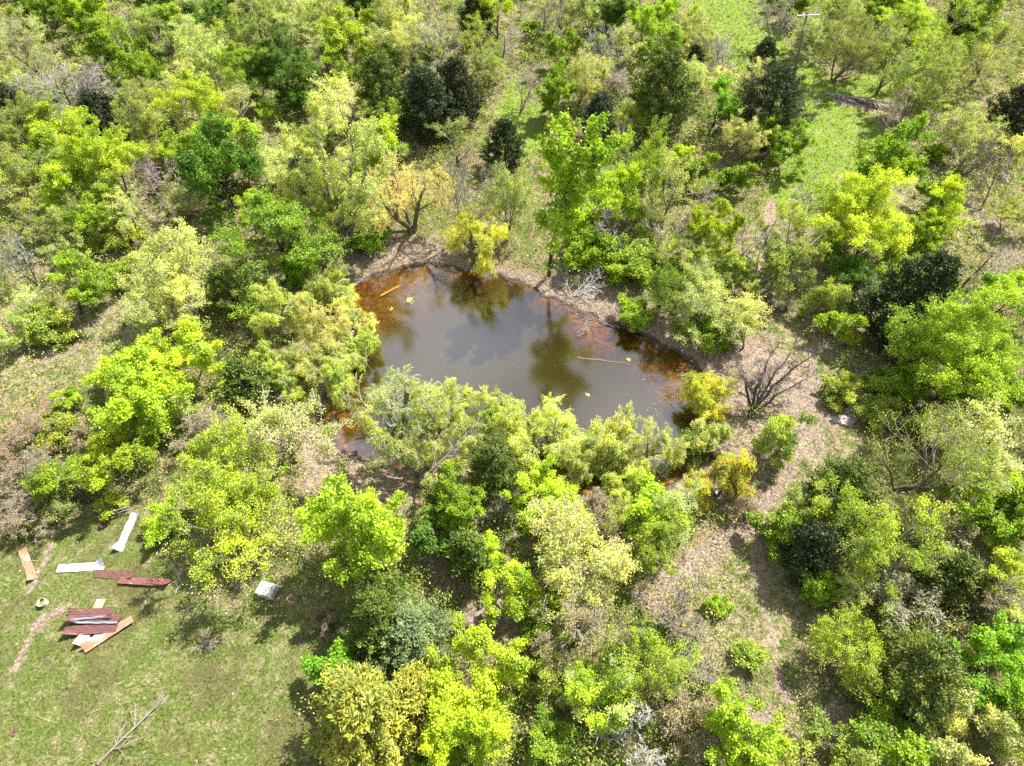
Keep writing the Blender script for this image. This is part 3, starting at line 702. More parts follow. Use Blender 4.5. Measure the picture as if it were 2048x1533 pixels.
vcount = {}
def plant(px, py, rpx, kind, col, tilt=0.0, away=0.0, hf=1.0, xy=None, R=None):
    if xy is None:
        ratio = {'L': 1.95, 'S': 2.0, 'B': 2.2, 'T': 1.15, 'K': 1.25, 'W': 1.9, 'C': 2.35, 'P': 4.6}[kind] * hf
        zc = 3.0
        for _ in range(6):
            x, y, _z = at(px, py, zc); dep = depth_of(x, y, zc); R = rpx * dep / F * 1.14; zc = R * ratio * ZC[kind]
        x -= tilt * zc; y -= away * zc
    else:
        x, y = xy
    size = 's' if R < 2.25 else ('m' if R < 4.0 else 'b')
    if kind == 'P': size = 'm'
    if kind == 'K' or kind == 'T': size = 's' if R < 2.4 else 'm'
    nv = {'s': 3, 'm': 3, 'b': 2}[size]
    if kind in 'TP': nv = 2
    vcount[(kind, size)] = vcount.get((kind, size), 0) + 1
    var = vcount[(kind, size)] % nv
    tm, cme, R0, H0 = proto(kind, size, var)
    s = R / R0
    name, cat = KIND[kind]
    root = bpy.data.objects.new(name, None); C.objects.link(root)
    root.empty_display_size = .3
    root.location = (x, y, hz(x, y) - .02)
    rot = Quaternion((0, 1, 0), math.atan(tilt)) @ Quaternion((1, 0, 0), -math.atan(away)) @ Quaternion((0, 0, 1), random.uniform(0, 2 * pi))
    root.rotation_mode = 'QUATERNION'; root.rotation_quaternion = rot
    hf *= random.choice((.88, 1.0, 1.0, 1.14))
    root.scale = (s * random.uniform(.93, 1.07), s * random.uniform(.93, 1.07), s * hf * random.uniform(.92, 1.08))
    lc, tw, _w = COL[col]
    j = random.uniform(.86, 1.16); jh = random.uniform(.93, 1.07)
    t = link('trunk', tm, root); t.color = (*[c * random.uniform(.9, 1.1) for c in tw], 1)
    if cme is not None:
        c = link('crown', cme, root); c.color = (lc[0] * j * jh, lc[1] * j, lc[2] * j, 1)
    qx, qy = (px, py) if px is not None else to_px(x, y, R)
    key = (px, py)
    lab = OWN.get(key) or make_label(qx, qy, rpx or R * F / depth_of(x, y, R), kind, col)
    tag(root, lab, cat, GROUP[kind])
    placed.append((x, y, R))
    return root
for row in TREES.replace('\n', '').split(';'):
    q = row.split()
    if not q: continue
    plant(float(q[0]), float(q[1]), float(q[2]), q[3], q[4], *[float(a) for a in q[5:]])
# trees of the same wood that fill the gaps between them and carry on past the frame
frng = random.Random(21)
tries = 0; added = 0
while added < 130 and tries < 6000:
    tries += 1
    y = 6 + 140 * frng.random() ** .8; x = frng.uniform(-1, 1) * (24 + y * .82)
    R = frng.choice([1.3, 1.6, 2.0, 2.4, 2.8])
    qx, qy = to_px(x, y, R)
    inside = -20 < qx < 2068 and -30 < qy < 1560
    if not (-200 < qx < 2250 and -140 < qy < 1700): continue
    P = np.array([[x, y]])
    d, mud, path, lawn, track, clear = [float(a[0]) for a in masks(P)]
    gx, gy, _g = at(qx, qy); M2 = [float(a[0]) for a in masks(np.array([[gx, gy]]))]
    if max(M2[5], M2[4] * 2, M2[3]) > .35 or M2[0] < .5: continue
    if d < R * .8 or lawn > .05 or track > .25 or (mud > .4) or (clear > .4): continue
    if any((x - a) ** 2 + (y - b) ** 2 < ((R + r) * (.52 if inside else .8)) ** 2 for a, b, r in placed): continue
    kd, cl = frng.choice([('L', 'green'), ('L', 'lime'), ('S', 'pale'), ('S', 'olive'), ('S', 'lime'), ('S', 'olive'), ('B', 'grey'), ('K', 'green'), ('K', 'olive'), ('T', 'brown'), ('C', 'dark'), ('L', 'green'), ('B', 'grey')])
    plant(None, None, None, kd, cl, xy=(x, y), R=R); added += 1

# ------------------------------------------------------------------ uncountable low growth
def scatter_points(n, seed, power=1.0):
    """random points over the ground the photo shows, denser near the viewer"""
    r = np.random.default_rng(seed)
    y = 2 + 130 * r.random(n) ** power
    x = (r.random(n) * 2 - 1) * (24 + y * .80)
    return np.stack([x, y], 1), r
def blades(name, P, r, h, w, lean, mats, v, label):
    n = len(P); z = height(P)
    base = np.column_stack([P, z - .02]); az = r.random(n) * 2 * np.pi
    side = np.column_stack([np.cos(az), np.sin(az), np.zeros(n)]) * (w / 2)[:, None]
    laz = r.random(n) * 2 * np.pi
    tip = base + np.column_stack([np.cos(laz) * lean * h, np.sin(laz) * lean * h, h])
    V = np.stack([base - side, base + side, tip], 1).reshape(-1, 3)
    me = mesh_from(name, V, 3, np.arange(3 * n).reshape(n, 3), mats, {'v': v})
    return tag(link(name, me), label, kind='stuff')
GRASSM = scatter_material('grass_blades', [(0.0, (.030, .055, .010)), (.35, (.10, .135, .022)), (.6, (.23, .23, .06)), (.8, (.38, .34, .14)), (1.0, (.58, .50, .32))])
DRYM = scatter_material('dry_stems', [(0.0, (.10, .08, .05)), (.5, (.32, .26, .16)), (1.0, (.60, .52, .38))], .15)
UNDERM = scatter_material('undergrowth_leaves', [(0.0, (.035, .08, .012)), (.35, (.13, .22, .03)), (.65, (.32, .38, .06)), (1.0, (.60, .58, .20))], .4)
LITM = scatter_material('litter', [(0.0, (.04, .028, .02)), (.45, (.15, .11, .085)), (.8, (.34, .275, .23)), (1.0, (.52, .45, .38))], .0)
# grass
P, r = scatter_points(330000, 1, 1.35)
d, mud, path, lawn, track, clear = masks(P)
patch = wob(P, .45, 3.0) * .5 + wob(P, 1.7, 1.0) * .35
keepm = (d > .5) & (r.random(len(P)) < np.clip(.25 + lawn * .8 + track * .75 + clear * .45 - mud * .35 - path * .9 + patch * .4, 0, 1))
P = P[keepm]; lawn, track, clear, patch = lawn[keepm], track[keepm], clear[keepm], patch[keepm]
dist = np.hypot(P[:, 0], P[:, 1]) / 45
h = r.uniform(.06, .24, len(P)) * (1 + .5 * (1 - lawn)) ; w = r.uniform(.03, .075, len(P)) * np.clip(dist, .9, 2.4)
v = np.clip(.42 + patch * .46 + r.normal(0, .20, len(P)) - track * .10 + clear * .10 + .12 * wob(P, 3.1, 9.0) - .10 * np.clip(wob(P, .33, 7.0) * 1.5, 0, 1) * lawn, 0, 1)
blades('grass', P, r, h, w, r.uniform(.3, 1.6, len(P)), [GRASSM], v, 'short spring grass and dry blades over the lawn, track and clearings')
# dry stems
P, r = scatter_points(150000, 2, 1.3)
d, mud, path, lawn, track, clear = masks(P)
patch = wob(P, .3, 5.0) * .6 + wob(P, 1.3, 2.0) * .35
keepm = (d > .3) & (r.random(len(P)) < np.clip(.32 + clear * .3 - lawn * .28 - track * .3 + patch * .6 - path - mud * .25, 0, 1))
P = P[keepm]; patch = patch[keepm]
blades('dry_grass', P, r, r.uniform(.15, .75, len(P)), r.uniform(.018, .04, len(P)) * np.clip(np.hypot(P[:, 0], P[:, 1]) / 45, .9, 2.2), r.uniform(.2, 1.5, len(P)), [DRYM], np.clip(r.normal(.55, .25, len(P)), 0, 1),
       'dry tan grass stems standing through the woodland floor')
# thin leafless stems of brush
P, r = scatter_points(70000, 8, 1.15)
d, mud, path, lawn, track, clear = masks(P)
patch = wob(P, .22, 2.0) * .7 + wob(P, .8, 6.0) * .4
keepm = (d > .5) & (r.random(len(P)) < np.clip(.5 + patch * .8 - lawn * 1.2 - track * .8 - clear * .3 - path - mud * .4, 0, 1)); P = P[keepm]
blades('brush_stems', P, r, r.uniform(.6, 2.2, len(P)), r.uniform(.022, .05, len(P)) * np.clip(np.hypot(P[:, 0], P[:, 1]) / 45, .9, 2.4), r.uniform(.1, .7, len(P)), [DRYM], np.clip(r.normal(.6, .25, len(P)), 0, 1),
       'thin tan and grey stems of leafless brush between the trees')
# leaf clusters of brambles and saplings
P, r = scatter_points(36000, 3, 1.15)
d, mud, path, lawn, track, clear = masks(P)
patch = wob(P, .25, 1.0) * .6 + wob(P, .9, 4.0) * .4
keepm = (d > .6) & (r.random(len(P)) < np.clip(.72 - clear * .42 - lawn * 1.2 - track * .85 + patch * .6 - path - mud * .65, 0, 1))
P = P[keepm]; patch = patch[keepm]; k = len(P)
cz = height(P) + r.uniform(.15, 1.5, k) * np.clip(1 + patch, .3, 2)
idx = np.repeat(np.arange(k), 24); n = len(idx); sp = r.uniform(.15, .55, k)
pos = np.column_stack([P[idx] + r.normal(0, 1, (n, 2)) * sp[idx][:, None], np.maximum(cz[idx] + r.normal(0, .22, n), height(P)[idx] + .03)])
ln = r.uniform(.09, .2, n) * np.clip(np.hypot(P[idx, 0], P[idx, 1]) / 55, 1, 1.8)
V, Fi = leaf_quads(pos, r.normal(0, 1, (n, 3)) + np.array([.2, .1, 1.0]), ln, ln * .6, r)
me = mesh_from('undergrowth', V, 4, Fi, [UNDERM], {'v': np.clip(np.repeat(r.normal(.5, .25, k) + patch * .15, 24) + r.normal(0, .12, n), 0, 1)})
tag(link('undergrowth', me), 'low brambles, seedlings and weeds covering the woodland floor', kind='stuff')
# litter on the mud
P, r = scatter_points(150000, 4, 1.2)
d, mud, path, lawn, track, clear = masks(P)
keepm = (d > .05) & (r.random(len(P)) < np.clip(mud * 1.1 + path * .6 + .10 - lawn * .085 - track * .08, 0, 1)); P = P[keepm]; n = len(P)
pos = np.column_stack([P, height(P) + r.uniform(.01, .06, n)])
ln = r.uniform(.07, .24, n)
V, Fi = leaf_quads(pos, r.normal(0, .35, (n, 3)) + np.array([0, 0, 1.0]), ln, ln * r.uniform(.15, .7, n), r)
me = mesh_from('leaf_litter', V, 4, Fi, [LITM], {'v': np.clip(r.normal(.6, .25, n), 0, 1)})
tag(link('leaf_litter', me), 'pinkish dead leaves and bark bits littering the bare banks and paths', kind='stuff')
# fallen twigs
g = Grow(99); tw = []
P, r = scatter_points(9000, 5, 1.2)
d, mud, path, lawn, track, clear = masks(P)
keepm = (d > .1) & (lawn < .3) & (track < .4) & (r.random(len(P)) < .45 + mud * .5); P = P[keepm]; z = height(P)
for (x, y), zz in zip(P, z):
    a = random.uniform(0, 2 * pi); p = Vector((x, y, zz + .04)); L = random.uniform(.3, 1.3); rr = random.uniform(.008, .022)
    for k in range(3):
        q = p + Vector((cos(a), sin(a), random.uniform(-.05, .3))) * (L / 3); tw.append((p, q, rr, rr * .8)); p = q; a += random.uniform(-.5, .5); rr *= .8
me = tubes_mesh('fallen_twigs', tw, rmin=.006)
o = tag(link('fallen_twigs', me), 'grey fallen twigs scattered over the woodland floor', kind='stuff'); o.color = (.42, .36, .29, 1)

# ------------------------------------------------------------------ dead wood
def dead_branch(name, px, py, L, az, col, label, cat, group=None, n=1, seed=0, lift=.15, width=.9, fan=.0, th=.05, z0=None):
    g = Grow(seed)
    PP = [dict(steps=5, wig=.10, trop=0, taper=.4, n=9, t0=.15, ang=width, ratio=.45, fall=.5, rr=.5), dict(steps=3, wig=.2, trop=0, taper=.4, n=5, t0=.1, ang=.6, ratio=.5, fall=.3, rr=.5), dict(steps=3, wig=.25, trop=0, taper=.5)]
    for k in range(n):
        a = az + (random.Random(seed + k).uniform(-fan, fan)); gg = len(g.seg)
        g.limb(Vector((random.Random(seed + k + 50).uniform(-.3, .3) * (n > 1), random.Random(seed + k + 90).uniform(-.3, .3) * (n > 1), .1 + .06 * k)), Vector((cos(a), sin(a), lift)), L * random.Random(k).uniform(.8, 1.1), th * L / 3, 0, PP)
    gp = ground(px, py)
    if z0 is not None: gp = Vector(at(px, py, z0))
    sg = []
    for a, b, r0, r1 in g.seg:
        f = lambda p: Vector((p.x, p.y, max(p.z * .7, r0 * .7)))
        sg.append((f(a), f(b), r0, r1))
    o = link(name, tubes_mesh(name, sg, rmin=.012)); o.location = gp; o.color = (*col, 1)
    return tag(o, label, cat, group)
dead_branch('fallen_branch', 196, 1530, 4.2, .85, (.42, .37, .33), 'grey fallen branch with side twigs lying on the lawn nearest the camera', 'branch', n=1, seed=3, width=.7, th=.06)
dead_branch('dead_brush', 1145, 600, 4.0, .9, (.60, .58, .56), 'whitish dead brush tangle tipped into the water below the tall green cottonwood', 'brush', n=6, seed=11, fan=1.2, lift=.5, th=.035)
dead_branch('dead_brush', 1235, 655, 4.2, 2.6, (.40, .33, .30), 'brown fallen limb with twigs lying along the far right bank into the water', 'brush', n=2, seed=17, fan=.4, lift=.1, th=.04)
dead_branch('dead_brush', 1762, 735, 3.2, -2.1, (.50, .38, .36), 'fan of dead purplish brush in front of the long dark cedar', 'brush', n=15, seed=23, fan=.75, lift=.12, width=.35, th=.022)
dead_branch('fallen_branch', 1395, 925, 3.0, .3, (.07, .055, .05), 'black fallen limb beside the right end of the pond', 'branch', n=2, seed=29, fan=.6, lift=.2, th=.07)
dead_branch('fallen_branch', 75, 672, 2.6, .4, (.6, .56, .5), 'small whitish fallen branch beside the open strip of grass', 'branch', n=2, seed=31, fan=.6, th=.03)
dead_branch('fallen_branch', 1500, 935, 2.8, .7, (.16, .12, .10), 'dark fallen limb on the bare bank in front of the black leaning bare tree', 'branch', n=2, seed=37, fan=.7, th=.05)
dead_branch('dead_brush', 410, 1283, 1.0, .5, (.40, .34, .30), 'pale scrap of dead brush on the lawn between the sheets and the cedars', 'brush', n=5, seed=41, fan=3.1, lift=.08, th=.025)
dead_branch('fallen_branch', 352, 1190, 1.4, 1.6, (.62, .55, .45), 'short pale stick on the grass right of the two rusty metal sheets', 'branch', n=1, seed=43, width=.4, th=.03)
dead_branch('fallen_branch', 1560, 120, 4.0, .2, (.55, .5, .42), 'pale fallen limb lying beside the utility pole at the grassy track', 'branch', n=2, seed=47, fan=.5, th=.04)
for i, (px, py, az, L_, lab) in enumerate([(740, 545, -.3, 2.4, 'thin dark branch lying along the far left bank above the orange plank'), (860, 520, -.5, 3.0, 'brown branch reaching into the shallows behind the mustard willow'),
        (1010, 560, -1.0, 2.2, 'small grey branch dipping in the water just left of the cottonwood foot'), (1180, 640, -1.6, 2.6, 'dark branch hanging in the water in front of the whitish brush'),
        (1310, 690, 2.7, 2.4, 'forked branch half sunk by the far right bank'), (1385, 735, -2.2, 2.0, 'short dark branch in the rusty shallows at the right end of the pond'),
        (690, 885, .4, 2.6, 'pale branch across the dark water at the near left corner of the pond'), (1420, 700, -.6, 2.6, 'pale stick on the bare bank above the right end of the pond')]):
    dead_branch('fallen_branch', px, py, L_, az, [(.22, .17, .13), (.42, .35, .28)][i % 2], lab, 'branch', 'branches fallen along the shore', n=1 + i % 2, seed=400 + i, fan=.5, lift=.12, th=.045)
# branch pile by the track: one heap of logs on a bare patch, each log a thing
pile_c = ground(1728, 207)
for k in range(7):
    r = random.Random(k + 200)
    a = -.42 + r.uniform(-.25, .25); c = pile_c + Vector(((k - 3) * .95, -(k - 3) * .40 + r.uniform(-.3, .3), .15 + .12 * (k % 3)))
    g = Grow(300 + k); g.limb(Vector((-2.0, 0, 0)), Vector((1, 0, .03)), r.uniform(3.2, 4.6), r.uniform(.13, .20), 0, [dict(steps=5, wig=.08, trop=0, taper=.5, n=4, t0=.2, ang=.9, ratio=.3, fall=.3, rr=.5), dict(steps=2, wig=.2, trop=0, taper=.5)])
    o = link('dead_log', tubes_mesh('dead_log', g.seg, rmin=.02)); o.location = c; o.rotation_euler = (0, 0, a); o.color = (.80, .74, .70, 1)
    tag(o, ['silvery dead log at the left end of the branch pile', 'thick grey log second from the left in the branch pile', 'forked log left of the middle of the branch pile', 'middle log of the branch pile by the grassy track',
            'brownish log right of the middle of the branch pile', 'thin log second from the right in the branch pile', 'dark log at the right end of the branch pile'][k], 'log', 'logs of the branch pile')

# ------------------------------------------------------------------ things in the water
def water_pt(px, py): return Vector(at(px, py, WATER_Z))
m = MB(); a, b = water_pt(762, 592), water_pt(798, 573)
dv = (b - a); q = Vector((dv.x, dv.y, 0)).to_track_quat('X', 'Z')
m.box((0, 0, 0), (dv.length, .17, .06)); m.box((dv.length * .1, 0, .045), (dv.length * .5, .06, .03))
o = m.build('floating_plank', plain('orange_wood', (.42, .18, .02), .6, .15)); o.location = (a + b) / 2 + Vector((0, 0, .03)); o.rotation_euler = (0, 0, atan2(dv.y, dv.x))
tag(o, 'straight orange plank floating in the amber shallows at the pond\'s far left', 'plank')
m = MB(); pts = [water_pt(x, y) + Vector((0, 0, .02)) for x, y in [(1155, 716), (1175, 719), (1198, 720), (1222, 724), (1248, 727), (1268, 733)]]
m.tube(pts, [.05, .045, .045, .035, .03, .015], 6); m.tube([pts[2], pts[2] + Vector((.5, -.5, .12))], [.03, .01], 5)
o = m.build('floating_stick', plain('wet_pale_wood', (.24, .17, .09), .6, .3)); tag(o, 'long thin pale stick floating in the middle of the pond', 'stick')
m = MB(); pts = [water_pt(x, y) + Vector((0, 0, .02)) for x, y in [(1305, 778), (1322, 792), (1335, 800), (1350, 822)]]
m.tube(pts, [.02, .03, .025, .01], 5); o = m.build('floating_stick', plain('wet_brown_wood', (.30, .18, .08), .6, .3)); tag(o, 'short brown stick floating near the right end of the pond', 'stick')
SCUM = scatter_material('floating_leaf', [(0, (.10, .10, .02)), (.5, (.32, .34, .06)), (1, (.62, .58, .30))], .1)
def raft(name, px, py, rad, n, label, seed):
    r = np.random.default_rng(seed); c = water_pt(px, py)
    pos = np.column_stack([r.normal(0, rad * .45, (n, 2)), r.uniform(.008, .035, n)]); ln = r.uniform(.07, .18, n)
    V, Fi = leaf_quads(pos, r.normal(0, .12, (n, 3)) + np.array([0, 0, 1.]), ln, ln * .7, r)
    o = link(name, mesh_from(name, V, 4, Fi, [SCUM], {'v': np.clip(r.normal(.55, .25, n), 0, 1)})); o.location = c
    return tag(o, label, 'floating weed', 'clumps of weed floating on the pond')
raft('weed_clump', 820, 600, .42, 110, 'largest yellow-green weed clump, right of the orange plank in the shallows', 1)
raft('weed_clump', 1005, 622, .22, 60, 'small green weed clump below the mustard willow in the pond', 2)
raft('weed_clump', 783, 618, .24, 30, 'pale weed clump nearest the orange plank', 3)
raft('weed_clump', 1175, 790, .18, 26, 'pale green weed clump alone in the open middle of the pond', 4)
raft('weed_clump', 1257, 720, .20, 30, 'yellow weed clump at the right tip of the long floating stick', 5)
raft('weed_clump', 1290, 758, .12, 14, 'tiny white weed speck below the long floating stick', 6)
r = np.random.default_rng(44); n = 120
pp = np.array([tuple(water_pt(r.normal(1335, 32), r.normal(812, 26))) for _ in range(n)]); pp[:, 2] += .012
ln = r.uniform(.03, .11, n); V, Fi = leaf_quads(pp, r.normal(0, .1, (n, 3)) + np.array([0, 0, 1.]), ln, ln * .6, r)
tag(link('floating_leaves', mesh_from('floating_leaves', V, 4, Fi, [SCUM], {'v': np.clip(r.normal(.7, .2, n), 0, 1)})), 'tiny leaf specks drifting near the right end of the pond', kind='stuff')
r = np.random.default_rng(45); n = 160
pp = np.array([tuple(water_pt(r.uniform(720, 1380), r.uniform(560, 900))) for _ in range(n)]); pp = pp[pond_sd(pp[:, :2]) < -.3]; n = len(pp); pp[:, 2] += .012
ln = r.uniform(.03, .08, n); V, Fi = leaf_quads(pp, r.normal(0, .1, (n, 3)) + np.array([0, 0, 1.]), ln, ln * .6, r)
tag(link('floating_leaves', mesh_from('floating_leaves', V, 4, Fi, [SCUM], {'v': np.clip(r.normal(.6, .25, n), 0, 1)})), 'single fallen leaves floating all over the pond', kind='stuff')

# ------------------------------------------------------------------ utility pole
pb = ground(1583, 174)
root = bpy.data.objects.new('utility_pole', None); C.objects.link(root); root.location = pb
root.rotation_euler = (0, radians(-6), 0)
tag(root, 'weathered wooden utility pole with a pale crossarm beside the grassy track', 'pole')
wood = plain('pole_wood', (.13, .095, .07), .9, .4, 4); pale = plain('crossarm_wood', (.62, .58, .54), .8, .2, 5); porc = plain('porcelain', (.70, .72, .74), .25, .1)
PH = 9.6
m = MB(); m.tube([(0, 0, -.3), (0, 0, 3), (0, 0, PH)], [.19, .17, .13], 12); m.build('post', wood, root, True)
m = MB(); rot = Matrix.Rotation(radians(-8), 3, 'Z'); m.box((.15, -.17, PH - .35), (2.7, .12, .14), rot); m.build('crossarm', pale, root)
m = MB()
for sx in (-1, 1): m.tube([(0, -.14, PH - 1.15), (.15 + sx * .7, -.17 - sx * .05, PH - .42)], .025, 5)
m.build('brace', plain('galvanised', (.35, .35, .36), .5, .2, metal=.6), root)
for sx in (-1.2, -.55, .85, 1.45):
    m = MB(); yy = -.17 - sx * .14; m.tube([(sx, yy, PH - .28), (sx, yy, PH - .18), (sx, yy, PH - .14), (sx, yy, PH - .06), (sx, yy, PH - .02)], [.02, .025, .06, .055, .03], 8); m.build('insulator', porc, root, True)
m = MB(); m.tube([(-.05, -.22, PH - 2.2), (-.05, -.22, PH - 1.5)], .05, 8); m.box((-.05, -.14, PH - 1.8), (.1, .08, .3)); m.build('cutout_fuse', porc, root)

# ------------------------------------------------------------------ metal roofing sheets and junk on the lawn
WHITE = rusty('white_painted_sheet', (.60, .60, .59), (.34, .19, .09), .66, .80, 1.1, .4, seed=1)
GALV = rusty('galvanised_sheet', (.33, .37, .43), (.24, .19, .17), .70, .90, 1.5, .45, .35, seed=4)
ORNG = rusty('orange_rusted_sheet', (.36, .31, .28), (.30, .14, .085), .44, .66, 1.0, .75, seed=9)
MAROON = rusty('maroon_rusted_sheet', (.26, .22, .21), (.105, .044, .038), .36, .52, .9, .6, seed=12)
TANS = rusty('tan_rusted_sheet', (.46, .41, .36), (.34, .20, .12), .52, .66, .8, .6, seed=16)
REDS = rusty('red_and_grey_sheet', (.28, .28, .31), (.15, .058, .044), .50, .60, .8, .5, seed=23)
def sheet(pa, pb2, width, mat, label, z=.05, ribs=4, bend=.03, lift=0.0, curl=0.0, seed=0, name='metal_sheet', group='loose metal roofing sheets on the lawn', roll=0.0):
    """ribbed roofing panel lying from photo pixel pa to pb2, as a thin closed shell"""
    A, B = ground(*pa), ground(*pb2); L = (B - A).length; r = random.Random(seed)
    nu, nv = 24, 6 * ribs
    top, bot = [], []; cor = r.uniform(.5, 1.4); cu = r.choice((0, 1)); cv = r.choice((0, 1))
    ph = r.uniform(0, 6)
    for i in range(nu + 1):
        u = i / nu
        for j in range(nv + 1):
            v_ = j / nv; ph_j = (v_ * ribs) % 1.0
            rib = .022 if ph_j < .17 or j == nv else 0.0
            zz = rib + bend * sin(u * 5 + ph) * .5 + bend * .4 * sin(u * 11 + v_ * 3 + ph) + curl * max(0, abs(u - .5) - .3) * 1.2 + roll * (v_ - .5) * width + cor * max(0, abs(u - cu) - .72) * max(0, abs(v_ - cv) - .4) * 3 + .012 * sin(u * 31 + ph) * sin(v_ * 9)
            e = .012 * sin(v_ * 40 + ph) * (1 if i in (0, nu) else 0)
            x = (u - .5) * L + e; y = (v_ - .5) * width + .01 * sin(u * 23 + ph) * (1 if j in (0, nv) else 0)
            top.append((x, y, zz + .004)); bot.append((x, y, zz - .004))
    n = len(top); V = top + bot; w = nv + 1; fs = []
    for i in range(nu):
        for j in range(nv):
            a = i * w + j; fs.append((a, a + w, a + w + 1, a + 1)); fs.append((n + a, n + a + 1, n + a + w + 1, n + a + w))
    for i in range(nu): a = i * w; fs.append((a, n + a, n + a + w, a + w)); a += nv; fs.append((a, a + w, n + a + w, n + a))
    for j in range(nv): a = j; fs.append((a, a + 1, n + a + 1, n + a)); a = nu * w + j; fs.append((a, n + a, n + a + 1, a + 1))
    me = bpy.data.meshes.new(name); me.from_pydata(V, [], fs); me.materials.append(mat); me.update()
    o = link(name, me); mid = (A + B) / 2
    o.location = (mid.x, mid.y, max(A.z, B.z, mid.z) + z); o.rotation_euler = (0, -math.asin(max(-1, min(1, lift / L))), atan2(B.y - A.y, B.x - A.x))
    return tag(o, label, 'metal sheet', group)
sheet((45, 1098), (68, 1161), .55, ORNG, 'orange rusted sheet lying alone at the left side of the lawn', seed=1)
sheet((116, 1139), (211, 1132), .60, WHITE, 'bright white painted sheet with a rusty corner', seed=2, curl=.1)
sheet((190, 1149), (269, 1153), .55, MAROON, 'reddish rusted sheet between the white sheet and the red and grey one', seed=3)
sheet((241, 1162), (340, 1168), .52, REDS, 'half red, half grey rusted sheet at the right end of the row', z=.12, seed=4)
sheet((238, 1104), (272, 1026), .60, GALV, 'bluish galvanised sheet pointing up at the trees', seed=5, bend=.06)
G2 = 'heaped metal roofing sheets'
sheet((205, 1200), (163, 1294), .62, TANS, 'tan sheet crossing underneath the heap of maroon sheets', z=.04, seed=6, group=G2)
sheet((215, 1262), (178, 1290), .55, GALV, 'short grey sheet wedged under the lower edge of the heap', z=.08, seed=7, group=G2)
sheet((140, 1232), (228, 1226), .62, MAROON, 'farthest maroon sheet of the heap', z=.16, seed=8, group=G2, bend=.02)
sheet((137, 1240), (244, 1240), .60, MAROON, 'maroon sheet in the middle of the heap, tilted on its neighbour', z=.24, seed=9, group=G2, roll=-.25)
sheet((134, 1249), (240, 1250), .13, GALV, 'narrow silvery sheet folded on top of the heap', z=.36, seed=10, group=G2, ribs=1, roll=.5)
sheet((138, 1245), (232, 1237), .11, GALV, 'second narrow silvery strip, behind the folded one on the heap', z=.40, seed=14, group=G2, ribs=1, roll=.4)
sheet((131, 1266), (238, 1257), .62, MAROON, 'nearest maroon sheet of the heap, its front edge raised', z=.22, seed=11, group=G2, roll=.12)
sheet((170, 1302), (268, 1240), .52, ORNG, 'pinkish rusted sheet slanting along the lower right of the heap', z=.14, seed=12, group=G2)
sheet((20, 1466), (32, 1466), .35, MAROON, 'small square rusty scrap alone near the lawn\'s left edge', z=.03, ribs=2, seed=13, name='metal_scrap')
o = sheet((203, 1057), (213, 1050), .4, REDS, 'small reddish crumpled scrap at the foot of the trees above the white sheet', z=.25, ribs=2, seed=15, name='metal_scrap', bend=.2, roll=.6)
# bucket
bp = ground(91, 1207); root = bpy.data.objects.new('paint_bucket', None); C.objects.link(root); root.location = bp; root.rotation_euler = (radians(12), radians(-10), 0)
tag(root, 'open white bucket with orange paint inside standing on the lawn', 'bucket')
whitep = plain('white_plastic', (.55, .55, .53), .4, .08)
def ring_wall(m, r0, r1, h0, h1, t, n=28):
    vs = []; 
    for k in range(n):
        a = 2 * pi * k / n; c, s_ = cos(a), sin(a)
        vs += [(r0 * c, r0 * s_, h0), (r1 * c, r1 * s_, h1), ((r1 - t) * c, (r1 - t) * s_, h1), ((r0 - t) * c, (r0 - t) * s_, h0 + t)]
    fs = [(k * 4 + i, ((k + 1) % n) * 4 + i, ((k + 1) % n) * 4 + i + 1, k * 4 + i + 1) for k in range(n) for i in range(3)]
    fs += [tuple(k * 4 + 3 for k in range(n)), tuple(k * 4 for k in range(n - 1, -1, -1))]
    m.add(vs, fs)
m = MB(); ring_wall(m, .23, .29, 0, .42, .02); m.build('pail', whitep, root, False)
m = MB(); m.tube([(0, 0, .18), (0, 0, .30)], [.22, .235], 20); m.build('paint', plain('orange_paint', (.60, .20, .012), .4, .3, 12), root)
m = MB(); m.tube([(.30 * cos(a), .05 + .30 * sin(a) * .3, .38 + .26 * sin(a)) for a in [pi * k / 10 for k in range(11)]], .008, 5); m.build('bail_handle', plain('wire', (.1, .1, .1), .5), root)
m = MB(); m.box((-.06, .14, .34), (.16, .12, .05), Matrix.Rotation(.6, 3, 'Z')); m.build('paint_rag', plain('black_rag', (.015, .012, .012), .9), root)
# white box: scuffed foam-like freezer body with lid
bp = ground(537, 1186); root = bpy.data.objects.new('white_box', None); C.objects.link(root); root.location = bp; root.rotation_euler = (0, 0, radians(-14))
tag(root, 'scuffed white box with a cracked lid beside the spreading lime green tree', 'box')
wm, nt, out = new_mat('scuffed_white')
nn = noise(nt, 3.5, 8, .7, obj_coord(nt), .8)
pc = nt.nodes.new('ShaderNodeBsdfPrincipled'); nt.links.new(ramp(nt, nn, [(.30, (.16, .15, .16)), (.40, (.50, .50, .52)), (.50, (.68, .68, .68))]), pc.inputs['Base Color']); pc.inputs['Roughness'].default_value = .6
nt.links.new(pc.outputs[0], out.inputs[0])
m = MB(); m.box((0, 0, .30), (1.12, .84, .60)); bd = m.build('tub', wm, root)
m = MB(); m.box((-.28, 0, .645), (.60, .92, .085), Matrix.Rotation(.03, 3, 'Y')); m.box((.31, .01, .66), (.56, .90, .08), Matrix.Rotation(-.06, 3, 'Y')); ld = m.build('lid', wm, root)
for o_ in (bd, ld):
    bv = o_.modifiers.new('edge', 'BEVEL'); bv.width = .03; bv.segments = 2
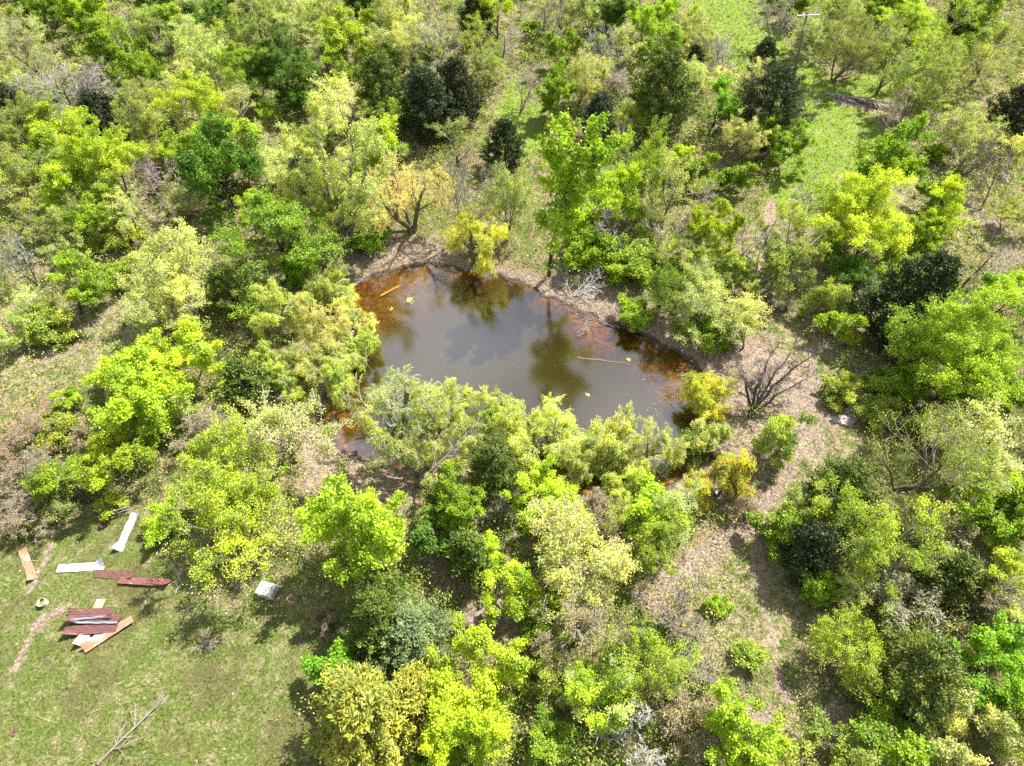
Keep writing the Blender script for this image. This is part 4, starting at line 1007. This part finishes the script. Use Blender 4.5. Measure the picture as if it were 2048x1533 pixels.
m = MB(); m.box((-.1, .05, .715), (.05, .12, .03), Matrix.Rotation(.5, 3, 'Z')); m.build('latch', plain('dark_latch', (.03, .03, .03), .6), ld)
# dark mesh cage under the tree
bp = ground(238, 1020); root = bpy.data.objects.new('wire_cage', None); C.objects.link(root); root.location = bp; root.rotation_euler = (0, 0, .35)
tag(root, 'dark collapsed wire cage in the shade behind the bluish galvanised sheet', 'cage')
wire = plain('dark_wire', (.05, .05, .055), .5, .2); wirep = plain('pale_wire', (.5, .5, .5), .5, .2)
m = MB()
for k in range(9):
    x = -.9 + k * .225; m.tube([(x, -.6, .02), (x, -.6, .8), (x + .1, .6, .75), (x + .1, .6, .02)], .012, 4)
m.build('wire_hoops', wire, root)
m = MB()
for (y0, z0) in ((-.6, .1), (-.6, .45), (-.6, .8), (0, .78), (.6, .75), (.6, .35)): m.tube([(-.95, y0, z0), (1.0, y0 + .05, z0 + .02)], .013, 4)
m.build('wire_rail', wirep, root)
# white rock on the right bank
bp = ground(1690, 842)
for k, (dx, dy, s_) in enumerate(((0, 0, .55), (.7, .25, .4), (-.8, .1, .35))):
    r = np.random.default_rng(60 + k)
    import bmesh
    bm = bmesh.new(); bmesh.ops.create_icosphere(bm, subdivisions=3, radius=1)
    for v_ in bm.verts:
        n_ = v_.co.normalized(); f = 1 + .22 * sin(n_.x * 4 + k) * cos(n_.y * 5 + k * 2) + .12 * sin(n_.z * 9 + n_.x * 7); v_.co = Vector((n_.x * f * s_ * 1.3, n_.y * f * s_, n_.z * f * s_ * .45))
    me = bpy.data.meshes.new('pale_rock'); bm.to_mesh(me); bm.free(); me.materials.append(plain('pale_stone', (.30, .26, .24), .9, .35, 3))
    o = link('pale_rock', me); o.location = (bp.x + dx, bp.y + dy, hz(bp.x + dx, bp.y + dy) + .1 * s_)
    tag(o, ['largest pale pinkish rock on the bare bank left of the fan of dead brush', 'middling pale rock at the right of the three bank rocks', 'smallest pale rock at the left of the three bank rocks'][k], 'rock', 'pale rocks on the bank')
